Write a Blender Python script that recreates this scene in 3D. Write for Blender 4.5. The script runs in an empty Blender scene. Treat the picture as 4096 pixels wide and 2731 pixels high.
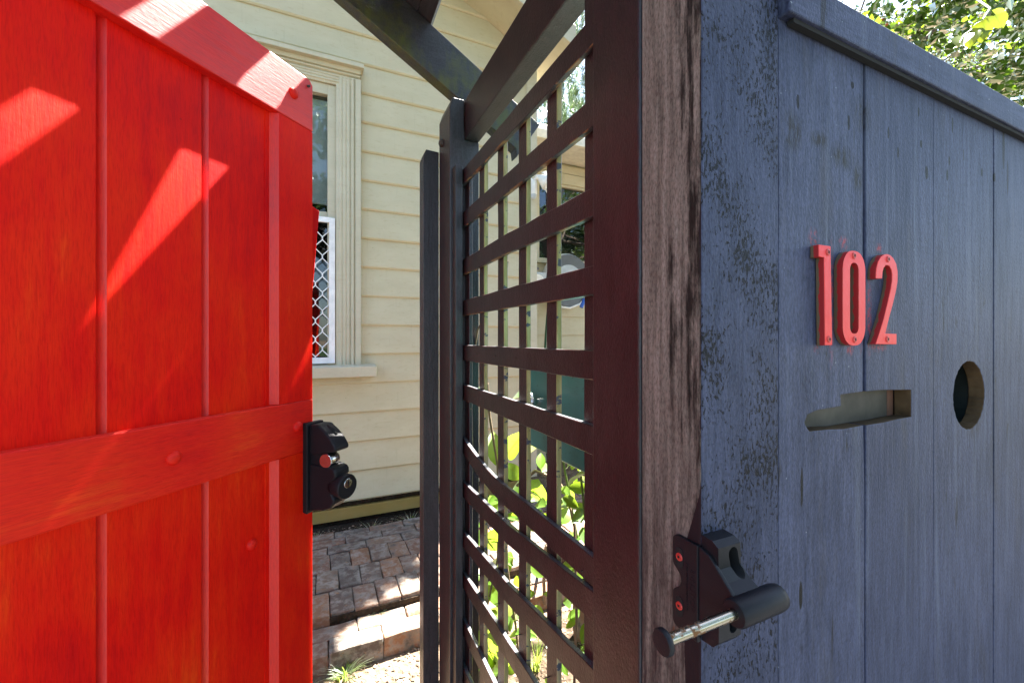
import bpy, bmesh, math, random
from mathutils import Vector, Matrix, noise as mnoise

# ------------------------------------------------------------------ camera, sky, sun, exposure
CZ = 1.30                      # camera height above the soil
SC = bpy.context.scene
COL = SC.collection
cam_d = bpy.data.cameras.new('camera')
cam_d.sensor_width = 36.0
cam_d.lens = 14.695
cam_d.shift_y = -0.0026
cam_d.clip_start = 0.01
cam_d.clip_end = 800
cam = bpy.data.objects.new('camera', cam_d)
COL.objects.link(cam)
cam.location = (0, 0, CZ)
cam.rotation_euler = (math.radians(90), 0, math.radians(-24.6))
SC.camera = cam

SUN_AZ, SUN_EL = 57.5, 60.0    # clockwise from +Y, above the horizon
world = bpy.data.worlds.new('World')
SC.world = world
world.use_nodes = True
wt = world.node_tree
sky = wt.nodes.new('ShaderNodeTexSky')
sky.sky_type = 'NISHITA'
sky.sun_disc = False
sky.sun_elevation = math.radians(SUN_EL)
sky.sun_rotation = math.radians(SUN_AZ)
sky.air_density = 1.0
sky.dust_density = 1.2
wt.links.new(sky.outputs[0], wt.nodes['Background'].inputs[0])
wt.nodes['Background'].inputs[1].default_value = 0.05

sun_d = bpy.data.lights.new('sun', 'SUN')
sun_d.energy = 5.0
sun_d.angle = math.radians(0.53)
sun_d.color = (1.0, 0.95, 0.86)
sun = bpy.data.objects.new('sun', sun_d)
COL.objects.link(sun)
_a, _e = math.radians(SUN_AZ), math.radians(SUN_EL)
SUNV = Vector((math.cos(_e) * math.sin(_a), math.cos(_e) * math.cos(_a), math.sin(_e)))
sun.rotation_euler = SUNV.to_track_quat('Z', 'Y').to_euler()

SC.view_settings.view_transform = 'Standard'
SC.view_settings.look = 'None'
SC.view_settings.gamma = 1.0
SC.view_settings.exposure = 3.65
SC.view_settings.use_curve_mapping = False
SC.render.engine = 'CYCLES'
SC.cycles.use_denoising = True
SC.cycles.max_bounces = 10
SC.cycles.diffuse_bounces = 6
SC.cycles.transparent_max_bounces = 12
SC.cycles.caustics_reflective = False
SC.cycles.caustics_refractive = False

R = random.Random(7)

# ------------------------------------------------------------------ node helper
def lin(r, g, b):
    f = lambda c: (c / 12.92) if c <= 0.04045 else ((c + 0.055) / 1.055) ** 2.4
    return (f(r / 255), f(g / 255), f(b / 255), 1.0)

class NT:
    def __init__(s, name):
        s.m = bpy.data.materials.new(name)
        s.m.use_nodes = True
        s.t = s.m.node_tree
        s.b = s.t.nodes['Principled BSDF']
        s._co = None
    def n(s, typ, **kw):
        nd = s.t.nodes.new(typ)
        for k, v in kw.items():
            setattr(nd, k, v)
        return nd
    def link(s, a, b):
        s.t.links.new(a, b)
    def put(s, sock, v):
        if hasattr(v, 'is_output') or isinstance(v, bpy.types.NodeSocket):
            s.t.links.new(v, sock)
        else:
            sock.default_value = v
    def co(s, scale=(1, 1, 1), loc=(0, 0, 0), rot=(0, 0, 0), src='Object'):
        tc = s.n('ShaderNodeTexCoord')
        mp = s.n('ShaderNodeMapping')
        s.link(tc.outputs[src], mp.inputs[0])
        mp.inputs['Scale'].default_value = scale
        mp.inputs['Location'].default_value = loc
        mp.inputs['Rotation'].default_value = rot
        return mp.outputs[0]
    def noise(s, vec, scale=5., detail=4., rough=.55, dist=0.):
        nd = s.n('ShaderNodeTexNoise')
        s.link(vec, nd.inputs['Vector'])
        nd.inputs['Scale'].default_value = scale
        nd.inputs['Detail'].default_value = detail
        nd.inputs['Roughness'].default_value = rough
        nd.inputs['Distortion'].default_value = dist
        return nd.outputs[0]
    def vor(s, vec, scale=5., feature='F1', out='Distance'):
        nd = s.n('ShaderNodeTexVoronoi', feature=feature)
        s.link(vec, nd.inputs['Vector'])
        nd.inputs['Scale'].default_value = scale
        return nd.outputs[out]
    def ramp(s, fac, *stops):
        nd = s.n('ShaderNodeValToRGB')
        el = nd.color_ramp.elements
        while len(el) < len(stops):
            el.new(0.5)
        for e, (p, c) in zip(el, stops):
            e.position = p
            e.color = c if not isinstance(c, (int, float)) else (c, c, c, 1)
        s.put(nd.inputs[0], fac)
        return nd.outputs[0]
    def mix(s, fac, a, b, blend='MIX'):
        nd = s.n('ShaderNodeMix', data_type='RGBA', blend_type=blend)
        s.put(nd.inputs[0], fac)
        s.put(nd.inputs[6], a)
        s.put(nd.inputs[7], b)
        return nd.outputs[2]
    def math(s, op, a, b=0., clamp=False):
        nd = s.n('ShaderNodeMath', operation=op, use_clamp=clamp)
        s.put(nd.inputs[0], a)
        s.put(nd.inputs[1], b)
        return nd.outputs[0]
    def sep(s, vec):
        nd = s.n('ShaderNodeSeparateXYZ')
        s.link(vec, nd.inputs[0])
        return nd.outputs
    def pos(s):
        return s.n('ShaderNodeNewGeometry').outputs['Position']
    def rnd(s):
        return s.n('ShaderNodeObjectInfo').outputs['Random']
    def bump(s, h, strength=.3, dist=.002, nrm=None):
        nd = s.n('ShaderNodeBump')
        nd.inputs['Strength'].default_value = strength
        nd.inputs['Distance'].default_value = dist
        s.put(nd.inputs['Height'], h)
        if nrm is not None:
            s.link(nrm, nd.inputs['Normal'])
        return nd.outputs[0]
    def done(s, color=None, rough=None, nrm=None, metal=None, spec=None):
        if color is not None: s.put(s.b.inputs['Base Color'], color)
        if rough is not None: s.put(s.b.inputs['Roughness'], rough)
        if nrm is not None: s.link(nrm, s.b.inputs['Normal'])
        if metal is not None: s.put(s.b.inputs['Metallic'], metal)
        if spec is not None: s.put(s.b.inputs['Specular IOR Level'], spec)
        return s.m

M = {}
def red_paint(name, sc, spec=.13):
    """brushed red enamel over an orange undercoat, streaks along one axis"""
    t = NT(name)
    v = t.co(sc)
    fine = t.noise(v, 9, 6, .66)
    wide = t.noise(t.co((2.2, 2.2, 1.4)), 1.9, 4, .55)
    fac = t.math('ADD', t.math('MULTIPLY', fine, .36), t.math('MULTIPLY', wide, .76))
    c = t.ramp(fac, (.38, (.58, .0015, .004, 1)), (.52, (.75, .006, .002, 1)), (.64, (.80, .018, .002, 1)), (.78, (.82, .062, .004, 1)))
    hair = t.noise(t.co(tuple(k * 6 for k in sc)), 12, 3, .6)
    c = t.mix(1., c, t.ramp(hair, (.34, (.88, .8, .8, 1)), (.50, (1, 1, 1, 1)), (.70, (1.03, 1.25, 1.15, 1))), 'MULTIPLY')
    chip = t.ramp(t.noise(t.co((1, 1, 1)), 85, 2, .5), (.80, 0.), (.815, .6))
    c = t.mix(chip, c, (.30, .01, .008, 1))
    r = t.ramp(fine, (.3, .50), (.75, .62))
    v2 = t.noise(t.co(tuple(k * 2.3 for k in sc)), 16, 4, .65)
    lump = t.noise(t.co((60, 60, 60)), 2.2, 2, .5)
    h = t.math('ADD', t.math('MULTIPLY', v2, .75), t.math('MULTIPLY', lump, .25))
    return t.done(c, r, t.bump(h, .45, .0015), spec=spec)
M['red_v'] = red_paint('red_paint_upright', (9, 9, .8))
M['red_sheen'] = red_paint('red_paint_edge', (6, 6, .8), .85)
M['red_h'] = red_paint('red_paint_level', (.8, 9, 9), .3)
M['red_cap'] = red_paint('red_paint_cap', (.8, 9, 9), .75)

def slate(name, sc=(7, 7, .7), base=((.026, .032, .060, 1), (.060, .068, .114, 1)), specks=True, pits=None, spray=False, moss=0., worn=0., rough=.55):
    t = NT(name)
    co = t.co((1, 1, 1))
    g = t.noise(t.co(sc), 10, 6, .6)
    blot = t.noise(t.co((1, 1, .45)), 9, 6, .68)
    fac = t.math('ADD', t.math('MULTIPLY', g, .4), t.math('MULTIPLY', blot, .6))
    c = t.ramp(fac, (.38, base[0]), (.62, base[1]))
    fine = t.noise(t.co((1, 1, .55)), 330, 3, .6)
    if specks:
        c = t.mix(1., c, t.ramp(t.rnd(), (0., (.86, .87, .90, 1)), (1., (1.12, 1.10, 1.08, 1))), 'MULTIPLY')
    h = t.math('ADD', t.math('MULTIPLY', g, .55), t.math('MULTIPLY', fine, .45))
    gr = t.noise(t.co(tuple(k * 1.6 for k in sc)), 22, 4, .65)
    tex = t.math('ADD', t.math('MULTIPLY', fine, .6), t.math('MULTIPLY', gr, .5))
    c = t.mix(1., c, t.ramp(tex, (.36, (.52, .52, .54, 1)), (.52, (.95, .95, .95, 1)), (.70, (1.35, 1.35, 1.38, 1))), 'MULTIPLY')
    nrm = t.bump(h, .8, .0026)
    if specks:
        sp = t.noise(t.co((1, 1, .33)), 75, 2, .5)
        sp = t.ramp(sp, (.70, 0.), (.735, 1.))
        area = t.ramp(t.noise(co, 9, 3, .5), (.46, 0.), (.58, 1.))
        c = t.mix(t.math('MULTIPLY', sp, area), c, (.018, .017, .016, 1))
        stain = t.noise(t.co((1, 1, .22), loc=(4, 2, 1)), 16, 5, .62)
        c = t.mix(t.ramp(stain, (.56, 0.), (.72, .5)), c, (.055, .050, .050, 1))
        streak = t.noise(t.co((1, 1, .04), loc=(1, 7, 3)), 60, 4, .6)
        c = t.mix(t.ramp(streak, (.55, 0.), (.72, .35)), c, (.13, .15, .20, 1))
        gash = t.noise(t.co((1, 1, .09), loc=(6, 2, 1)), 62, 3, .55)
        c = t.mix(t.math('MULTIPLY', t.ramp(gash, (.655, 0.), (.69, .85)), t.ramp(t.noise(co, 11, 2), (.5, 0.), (.56, 1.))), c, (.015, .014, .015, 1))
        dust = t.noise(co, 210, 1, .4)
        c = t.mix(t.ramp(dust, (.79, 0.), (.81, .75)), c, (.24, .26, .29, 1))
    if pits:
        p = t.noise(t.co((1, 1, .5), rot=(0, .35, 0)), 250, 4, .68, .4)
        area = t.noise(t.co((1, 1, .75), loc=(3, 1, 2)), 13, 4, .6)
        thr = t.math('SUBTRACT', t.math('ADD', p, t.math('MULTIPLY', area, .62)), .30)
        pm = t.ramp(thr, (.568, 0.), (.612, 1.))
        c = t.mix(t.math('MULTIPLY', pm, .95), c, (.0045, .0045, .006, 1))
        nrm = t.bump(t.math('MULTIPLY', pm, -1.), .8, .0022, nrm)
    if moss:
        mo = t.noise(co, 5.5, 5, .62)
        mo2 = t.noise(t.co((1, 1, .4)), 60, 3, .6)
        mm = t.math('ADD', t.math('MULTIPLY', mo, .75), t.math('MULTIPLY', mo2, .25))
        c = t.mix(t.ramp(mm, (.56 - .1 * moss, 0.), (.68 - .08 * moss, .85)), c, (.075, .080, .012, 1))
    if worn:
        w1 = t.noise(t.co((30, 9, 30)), 1.8, 5, .65)
        wm = t.ramp(w1, (.62 - .16 * worn, 0.), (.66 - .16 * worn, 1.))
        c = t.mix(wm, c, t.mix(t.noise(t.co((60, 6, 60)), 3, 3), (.13, .055, .022, 1), (.30, .16, .075, 1)))
    if spray:
        pz = t.pos()
        tot = None
        for (x, z, rx, rz) in ((.553, 1.420, .010, .016), (.617, 1.424, .010, .010), (.700, 1.424, .008, .008), (.590, 1.345, .006, .075), (.657, 1.345, .005, .060), (.676, 1.330, .006, .050),
                               (.560, 1.287, .006, .006), (.632, 1.286, .008, .008), (.697, 1.288, .022, .006), (.616, 1.375, .012, .035), (.720, 1.305, .012, .012)):
            vm = t.n('ShaderNodeVectorMath', operation='SUBTRACT')
            t.link(pz, vm.inputs[0]); vm.inputs[1].default_value = (x, .3134, z)
            vs = t.n('ShaderNodeVectorMath', operation='DIVIDE')
            t.link(vm.outputs[0], vs.inputs[0]); vs.inputs[1].default_value = (rx, .05, rz)
            ln = t.n('ShaderNodeVectorMath', operation='LENGTH')
            t.link(vs.outputs[0], ln.inputs[0])
            d = t.math('SUBTRACT', 1.25, ln.outputs['Value'], True)
            tot = d if tot is None else t.math('MAXIMUM', tot, d)
        # knots, splits and dirty patches seen on these boards
        def blobs(lst):
            tt = None
            for (x, z_, rx, rz) in lst:
                vm = t.n('ShaderNodeVectorMath', operation='SUBTRACT')
                t.link(pz, vm.inputs[0]); vm.inputs[1].default_value = (x, .3134, z_)
                vs = t.n('ShaderNodeVectorMath', operation='DIVIDE')
                t.link(vm.outputs[0], vs.inputs[0]); vs.inputs[1].default_value = (rx, .05, rz)
                ln = t.n('ShaderNodeVectorMath', operation='LENGTH')
                t.link(vs.outputs[0], ln.inputs[0])
                d = t.math('SUBTRACT', 1.45, ln.outputs['Value'], True)
                tt = d if tt is None else t.math('MAXIMUM', tt, d)
            return tt
        rag = t.noise(t.co((1, 1, .4)), 300, 4, .7)
        kn = blobs([(.5225, 1.585, .0022, .0072), (.6293, 1.583, .0020, .0083), (.7247, 1.589, .0019, .0067), (.8159, 1.591, .0030, .0048), (.8326, 1.551, .0036, .0082), (.8088, 1.637, .0022, .0057), (.9063, 1.582, .0024, .0065), (.8994, 1.558, .0026, .0075),
                    (.917, 1.640, .0020, .0101), (1.0234, 1.583, .0030, .0059), (1.0727, 1.582, .0030, .0061), (1.1098, 1.641, .0040, .0313), (.6377, 1.634, .0032, .0038), (.7502, 1.566, .0020, .0068), (1.1276, 1.590, .0026, .0258), (.530, 1.12, .002, .02), (.528, .99, .0028, .014)])
        c = t.mix(t.ramp(t.math('MULTIPLY', kn, t.math('MULTIPLY', rag, 2.)), (.14, 0.), (.30, 1.)), c, (.005, .0045, .004, 1))
        dr = blobs([(.650, 1.513, .0100, .0200), (.615, 1.535, .0260, .0140), (.512, 1.548, .0170, .0209), (.565, 1.5475, .0180, .0090), (.99, 1.17, .03, .03), (.66, 1.60, .02, .02)])
        rg2 = t.noise(t.co((1, 1, .35)), 90, 5, .72)
        c = t.mix(t.math('MULTIPLY', dr, t.ramp(rg2, (.38, 0.), (.56, .9))), c, (.018, .015, .010, 1))
        nz = t.noise(t.co((1, 1, .6)), 190, 5, .75)
        sm = t.math('MULTIPLY', t.math('MULTIPLY', tot, t.ramp(nz, (.46, 0.), (.60, 1.))), .62)
        c = t.mix(sm, c, (.50, .035, .03, 1))
    return t.done(c, rough, nrm, spec=.45 if rough < .5 else .18)
M['slate'] = slate('slate_paint', spray=True)
M['slate_cap'] = slate('slate_paint_cap', (.7, 7, 7))
M['slate_pitted'] = slate('slate_paint_pitted', pits=True, specks=False)
DK = ((.026, .025, .029, 1), (.042, .040, .046, 1))
M['slate_dark'] = slate('slate_paint_dark', base=DK, specks=False, rough=.34)
M['slate_rafter'] = slate('slate_paint_mossy', (1.2, 7, 7), base=DK, specks=False, rough=.34, moss=.8)
M['slate_beam'] = slate('slate_paint_beam', (7, .7, 7), base=DK, specks=False, rough=.34)
M['slate_worn'] = slate('slate_paint_worn', (7, .7, 7), base=DK, specks=False, rough=.34, worn=.75)
M['slate_slat'] = slate('slate_paint_slat', (7, .7, 7), base=DK, specks=False, rough=.34, worn=-.25)
M['slat_top'] = slate('sunlit_slat_top', (7, .7, 7), base=((.075, .080, .088, 1), (.12, .125, .132, 1)), specks=False, rough=.32)  # slat tops painted paler to look sunlit, same slate paint as the rest
M['slate_upright'] = slate('slate_paint_upright', (7, 7, .7), base=DK, specks=False, rough=.34, worn=-.05)

M['bounce_maroon'] = slate('maroon_bounce_tint', (7, 2, .7), base=((.022, .0085, .0095, 1), (.038, .0150, .0155, 1)), specks=False, rough=.38)  # gateway-side faces tinted maroon for red bounce off the gate
def mossy_wood(name, amt):
    t = NT(name)
    g = t.noise(t.co((9, 9, 1.2)), 12, 5, .6)
    m = t.noise(t.co((3, 3, 1)), 6, 5, .6)
    wood = t.ramp(g, (.3, (.26, .19, .10, 1)), (.7, (.50, .39, .23, 1)))
    mo = t.ramp(g, (.3, (.22, .19, .06, 1)), (.7, (.43, .37, .16, 1)))
    c = t.mix(t.ramp(m, (.5 - amt, 0.), (.62 - amt, 1.)), wood, mo)
    p = t.ramp(t.noise(t.co((1, 1, 1.6)), 26, 4, .6), (.58, 0.), (.61, 1.))
    c = t.mix(p, c, (.06, .068, .082, 1))
    return t.done(c, .85, t.bump(t.noise(t.co((1, 1, 1)), 240, 3), .5, .002))
M['mossy'] = mossy_wood('mossy_timber', .14)

def weathered():
    t = NT('weathered_post_timber')
    co = t.co((1, 1, 1))
    st = t.noise(t.co((10, 10, .55)), 11, 6, .62)
    sp = t.noise(t.co((1, 1, .22)), 70, 6, .72)
    c = t.ramp(st, (.30, (.09, .075, .06, 1)), (.50, (.20, .172, .14, 1)), (.70, (.28, .245, .205, 1)))
    c = t.mix(t.ramp(t.noise(t.co((1, 1, .4)), 24, 3, .6), (.66, 0.), (.70, .8)), c, (.19, .066, .022, 1))
    # black mould towards the outer arris
    y = t.sep(t.pos())[1]
    edge = t.math('MULTIPLY', t.math('SUBTRACT', .352, y), 7.5)
    col = t.noise(t.co((1, 1, .03)), 110, 4, .6)
    patch = t.noise(t.co((4, 4, .9), loc=(1, 5, 2.4)), 3.3, 4, .55)
    k = t.math('ADD', t.math('ADD', t.math('MULTIPLY', t.math('ADD', sp, col), .85), t.math('MULTIPLY', patch, .8)), edge)
    c = t.mix(t.ramp(t.math('MULTIPLY', k, .5), (.665, 0.), (.765, .95)), c, (.011, .0075, .0055, 1))
    fg = t.noise(t.co((1, 1, .35)), 420, 3, .7)
    c = t.mix(1., c, t.ramp(fg, (.34, (.55, .52, .50, 1)), (.52, (1, 1, 1, 1)), (.72, (1.3, 1.28, 1.25, 1))), 'MULTIPLY')
    # what is left of the paint: top end and the last centimetre of the arris
    z = t.sep(t.pos())[2]
    jag = t.math('MULTIPLY', t.noise(t.co((22, 22, 2)), 3.2, 4, .6), .075)
    top = t.ramp(t.math('ADD', z, jag), (.0, 0.), (1., 0.))
    pt = t.math('GREATER_THAN', t.math('SUBTRACT', z, jag), 1.685)
    ar = t.math('GREATER_THAN', .3145, t.math('SUBTRACT', y, t.math('MULTIPLY', t.math('SUBTRACT', t.noise(t.co((1, 1, .25)), 60, 4, .6), .47), .012)))
    low = t.math('GREATER_THAN', 1.155, t.math('ADD', z, t.math('MULTIPLY', t.math('SUBTRACT', y, .31), 3.2)))
    arl = t.math('MULTIPLY', low, t.math('GREATER_THAN', .337, t.math('SUBTRACT', y, t.math('MULTIPLY', t.math('SUBTRACT', t.noise(t.co((1, 1, .25)), 45, 4, .6), .5), .03))))
    lowmix = t.math('MULTIPLY', t.math('SUBTRACT', 1.30, z, True), 2.6, True)
    lowp = t.math('MULTIPLY', lowmix, t.ramp(t.noise(t.co((1, 1, .12)), 75, 5, .68), (.40, .9), (.62, .15)))
    c = t.mix(lowp, c, (.022, .0085, .010, 1))
    paint = t.math('MAXIMUM', t.math('MAXIMUM', pt, ar), arl)
    c = t.mix(paint, c, (.016, .007, .009, 1))
    h = t.math('ADD', t.math('MULTIPLY', st, .4), t.math('MULTIPLY', sp, .6))
    return t.done(c, .8, t.bump(h, .6, .0022), spec=.25)
M['weathered'] = weathered()

def cream(name, a, b):
    t = NT(name)
    c = t.ramp(t.noise(t.co((1.2, 3, 3)), 3.5, 5, .6), (.3, a), (.7, b))
    d = t.noise(t.co((3, 3, 9)), 7, 4, .6)
    c = t.mix(t.ramp(d, (.56, 0.), (.80, .35)), c, (.34, .25, .12, 1))
    st = t.noise(t.co((14, 3, 1.2)), 4, 5, .65)
    c = t.mix(t.ramp(st, (.58, 0.), (.78, .22)), c, (.25, .21, .14, 1))
    nl = t.noise(t.co((1, 1, 1)), 75, 1, .4)
    c = t.mix(t.ramp(nl, (.80, 0.), (.82, .5)), c, (.22, .16, .09, 1))
    return t.done(c, .5, t.bump(t.noise(t.co((1, 6, 6)), 30, 4), .12, .002), spec=.35)
M['cream'] = cream('cream_weatherboard_paint', (.51, .45, .295, 1), (.57, .51, .345, 1))
M['trim'] = cream('cream_trim_paint', (.50, .455, .325, 1), (.56, .51, .375, 1))
M['ochre'] = cream('ochre_plinth_paint', (.30, .20, .055, 1), (.36, .25, .08, 1))

def plain(name, col, rough=.5, metal=0., spec=.5, var=.15, bscale=120, bstr=.12):
    t = NT(name)
    n1 = t.noise(t.co((1, 1, 1)), 14, 4, .6)
    a = tuple(k * (1 - var) for k in col[:3]) + (1,)
    b = tuple(min(1., k * (1 + var)) for k in col[:3]) + (1,)
    c = t.ramp(n1, (.3, a), (.7, b))
    return t.done(c, rough, t.bump(t.noise(t.co((1, 1, 1)), bscale, 3), bstr, .001), metal, spec)
M['black_plastic'] = plain('black_moulded_plastic', (.011, .011, .014), .48, spec=.22, bscale=900, bstr=.25)
M['black_hole'] = plain('black_recess', (.006, .006, .006), .9)
M['chrome'] = plain('chrome', (.75, .75, .74), .12, 1.)
M['steel'] = plain('satin_steel', (.55, .55, .55), .22, 1.)
M['white_metal'] = plain('white_powder_coat', (.80, .80, .80), .35)
M['white_plastic'] = plain('white_plastic', (.78, .77, .72), .35)
M['grey_plastic'] = plain('pale_grey_plastic', (.46, .50, .52), .3)
M['dark_plastic'] = plain('dark_grey_plastic', (.10, .11, .12), .35)
M['blue_plastic'] = plain('blue_plastic', (.02, .10, .45), .3)
M['hose'] = plain('green_hose_rubber', (.015, .075, .030), .3)
M['soffit'] = plain('white_gutter_paint', (.72, .70, .62), .45)
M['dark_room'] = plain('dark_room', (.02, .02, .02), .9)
M['blind'] = plain('pale_roller_blind', (.80, .80, .76), .8, var=.04)
M['screw'] = plain('red_painted_screw', (.50, .035, .025), .45)
M['brown_edge'] = plain('bare_brown_edge', (.085, .054, .028), .9, spec=.1, var=.6, bscale=300, bstr=.8)
M['pipe_green'] = plain('dark_green_pipe', (.003, .007, .006), .5)
M['flap'] = plain('beige_metal_flap', (.058, .052, .042), .6, spec=.2, var=.5)
M['rust'] = plain('rusty_steel', (.11, .05, .03), .8, var=.4)
M['bark'] = plain('grey_brown_bark', (.17, .12, .085), .9, var=.4, bscale=60, bstr=.6)
M['twig'] = plain('dry_twig', (.24, .165, .10), .9, var=.35)
M['stem'] = plain('green_stem', (.14, .20, .035), .6, var=.35)
M['asphalt'] = plain('asphalt', (.05, .05, .052), .9, var=.2, bscale=90, bstr=.6)
M['nail'] = plain('rusty_nail', (.05, .04, .035), .6)

def zinc():
    t = NT('rusty_zinc_pin')
    m = t.ramp(t.noise(t.co((1, 1, 1)), 130, 4, .6), (.53, 0.), (.62, 1.))
    c = t.mix(m, (.36, .33, .26, 1), (.16, .065, .015, 1))
    return t.done(c, t.ramp(m, (0., .24), (1., .65)), None, t.ramp(m, (0., 1.), (1., .3)))
M['zinc'] = zinc()

def numeral():
    t = NT('red_numeral_paint')
    c = t.ramp(t.noise(t.co((1, 1, .5)), 60, 4), (.3, (.70, .014, .014, 1)), (.7, (.78, .028, .025, 1)))
    return t.done(c, .45, t.bump(t.noise(t.co((1, 1, 1)), 260, 3), .3, .0008), spec=.35)
M['numeral'] = numeral()
def numeral_edge():
    t = NT('half_painted_numeral_edge')
    y = t.sep(t.pos())[1]
    k = t.math('ADD', t.math('MULTIPLY', t.math('SUBTRACT', y, .3088), 130.), t.math('SUBTRACT', t.noise(t.co((1, .3, 1)), 75, 3), .5))
    c = t.mix(t.ramp(k, (.10, 0.), (.16, 1.)), (.34, .010, .010, 1), (.115, .078, .042, 1))
    return t.done(c, .55)
M['numeral_edge'] = numeral_edge()

def teal():
    t = NT('teal_enamel')
    c = t.ramp(t.noise(t.co((1, 1, 1)), 9, 4), (.3, (.035, .185, .16, 1)), (.7, (.06, .25, .21, 1)))
    sc = t.noise(t.co((3, 14, 14)), 9, 4, .7, 1.2)
    c = t.mix(t.ramp(sc, (.64, 0.), (.665, .8)), c, (.008, .035, .030, 1))
    return t.done(c, .3, spec=.5)
M['teal'] = teal()

def brick_mat():
    t = NT('old_clay_brick')
    r = t.rnd()
    base = t.ramp(r, (.0, (.14, .076, .052, 1)), (.25, (.17, .108, .078, 1)), (.5, (.095, .076, .064, 1)), (.75, (.22, .11, .06, 1)), (1., (.145, .112, .085, 1)))
    off = t.n('ShaderNodeVectorMath', operation='MULTIPLY_ADD')
    cb = t.n('ShaderNodeCombineXYZ')
    t.link(r, cb.inputs[0]); t.link(r, cb.inputs[1])
    t.link(cb.outputs[0], off.inputs[0]); off.inputs[1].default_value = (37, 61, 0)
    t.link(t.co((1, 1, 1)), off.inputs[2])
    v = off.outputs[0]
    n1 = t.noise(v, 22, 6, .65)
    c = t.mix(t.ramp(n1, (.44, 0.), (.62, .7)), base, (.30, .275, .24, 1))
    c = t.mix(t.ramp(t.noise(v, 11, 5, .65), (.54, 0.), (.68, .8)), c, (.045, .036, .030, 1))
    c = t.mix(t.ramp(t.noise(v, 34, 3, .6), (.62, 0.), (.72, .6)), c, (.32, .15, .06, 1))
    return t.done(c, .9, t.bump(n1, .8, .006), spec=.2)
M['brick'] = brick_mat()

def soil(name, a, b, sc=14):
    t = NT(name)
    co = t.co((1, 1, 1))
    n1 = t.noise(co, sc, 8, .65)
    v = t.vor(co, 46)
    c = t.ramp(n1, (.35, a), (.65, b))
    c = t.mix(t.ramp(v, (.0, .0), (.6, .5)), c, tuple(k * .55 for k in a[:3]) + (1,))
    return t.done(c, .95, t.bump(t.math('ADD', n1, t.math('MULTIPLY', v, .7)), .9, .02), spec=.1)
M['soil'] = soil('dry_soil', (.13, .092, .062, 1), (.27, .205, .145, 1))
M['soil_dark'] = soil('damp_soil', (.03, .022, .015, 1), (.07, .05, .035, 1))
M['concrete'] = soil('dark_bitumen_path', (.085, .085, .09, 1), (.13, .13, .135, 1), 5)
M['mulch'] = soil('garden_mulch', (.045, .032, .022, 1), (.14, .10, .07, 1), 12)
M['verge'] = soil('verge_turf', (.03, .05, .018, 1), (.06, .085, .03, 1), 9)
M['chip'] = plain('litter_chip', (.20, .145, .10), .9, var=.6)

def leafmat(name, a, b, tr, trans=.5, gloss=.12, src='rnd'):
    t = NT(name)
    t.t.nodes.remove(t.b)
    out = t.t.nodes['Material Output']
    f = t.noise(t.co((1, 1, 1)), 7, 3, .6) if src != 'rnd' else t.rnd()
    c = t.ramp(f, (.25, a), (.75, b))
    c2 = t.ramp(f, (.25, tr), (.75, tuple(min(1., k * 1.25) for k in tr[:3]) + (1,)))
    if src == 'rnd':
        x_, y_, _z = t.sep(t.co((1, 1, 1)))
        ay = t.math('ABSOLUTE', y_)
        mid = t.ramp(ay, (.0, 1.), (.022, 0.))
        lat = t.math('ABSOLUTE', t.math('SINE', t.math('MULTIPLY', t.math('SUBTRACT', x_, t.math('MULTIPLY', ay, .8)), 26.)))
        vein = t.math('MAXIMUM', mid, t.math('MULTIPLY', t.ramp(lat, (.0, 1.), (.14, 0.)), .5))
        c = t.mix(vein, c, tuple(min(1., k * 1.7) for k in b[:3]) + (1,))
        c2 = t.mix(t.math('MULTIPLY', vein, .8), c2, tuple(k * .45 for k in tr[:3]) + (1,))
        blot = t.ramp(t.noise(t.co((1, 1, 1)), 9, 4, .6), (.60, 0.), (.72, .6))
        c2 = t.mix(blot, c2, tuple(k * .6 for k in tr[:3]) + (1,))
    d = t.n('ShaderNodeBsdfDiffuse'); t.link(c, d.inputs[0])
    tl = t.n('ShaderNodeBsdfTranslucent'); t.link(c2, tl.inputs[0])
    g = t.n('ShaderNodeBsdfGlossy'); g.inputs['Roughness'].default_value = .32
    g.inputs[0].default_value = (.8, .85, .8, 1)
    m1 = t.n('ShaderNodeMixShader'); m1.inputs[0].default_value = trans
    t.link(d.outputs[0], m1.inputs[1]); t.link(tl.outputs[0], m1.inputs[2])
    m2 = t.n('ShaderNodeMixShader')
    fr = t.n('ShaderNodeFresnel'); fr.inputs[0].default_value = 1.4
    t.put(m2.inputs[0], t.math('MULTIPLY', fr.outputs[0], gloss * 6))
    t.link(m1.outputs[0], m2.inputs[1]); t.link(g.outputs[0], m2.inputs[2])
    t.link(m2.outputs[0], out.inputs[0])
    return t.m
M['vine_leaf'] = leafmat('vine_leaf', (.055, .125, .016, 1), (.11, .20, .028, 1), (.25, .37, .025, 1), .5)
M['tree_leaf'] = leafmat('tree_leaf', (.010, .034, .010, 1), (.042, .085, .016, 1), (.17, .28, .018, 1), .42, src='pos')
M['shoot_leaf'] = leafmat('shoot_leaf', (.16, .22, .03, 1), (.22, .27, .05, 1), (.30, .36, .03, 1), .5)
M['pine_leaf'] = leafmat('pine_needle', (.06, .13, .03, 1), (.12, .21, .05, 1), (.25, .40, .06, 1), .4, src='pos')
M['dark_leaf'] = leafmat('street_tree_leaf', (.02, .05, .014, 1), (.05, .09, .02, 1), (.12, .22, .03, 1), .35, src='pos')
M['grass'] = leafmat('grass_blade', (.10, .16, .03, 1), (.17, .23, .05, 1), (.35, .45, .07, 1), .45, src='pos')
M['berry'] = plain('orange_berry', (.50, .13, .02), .35)

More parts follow.
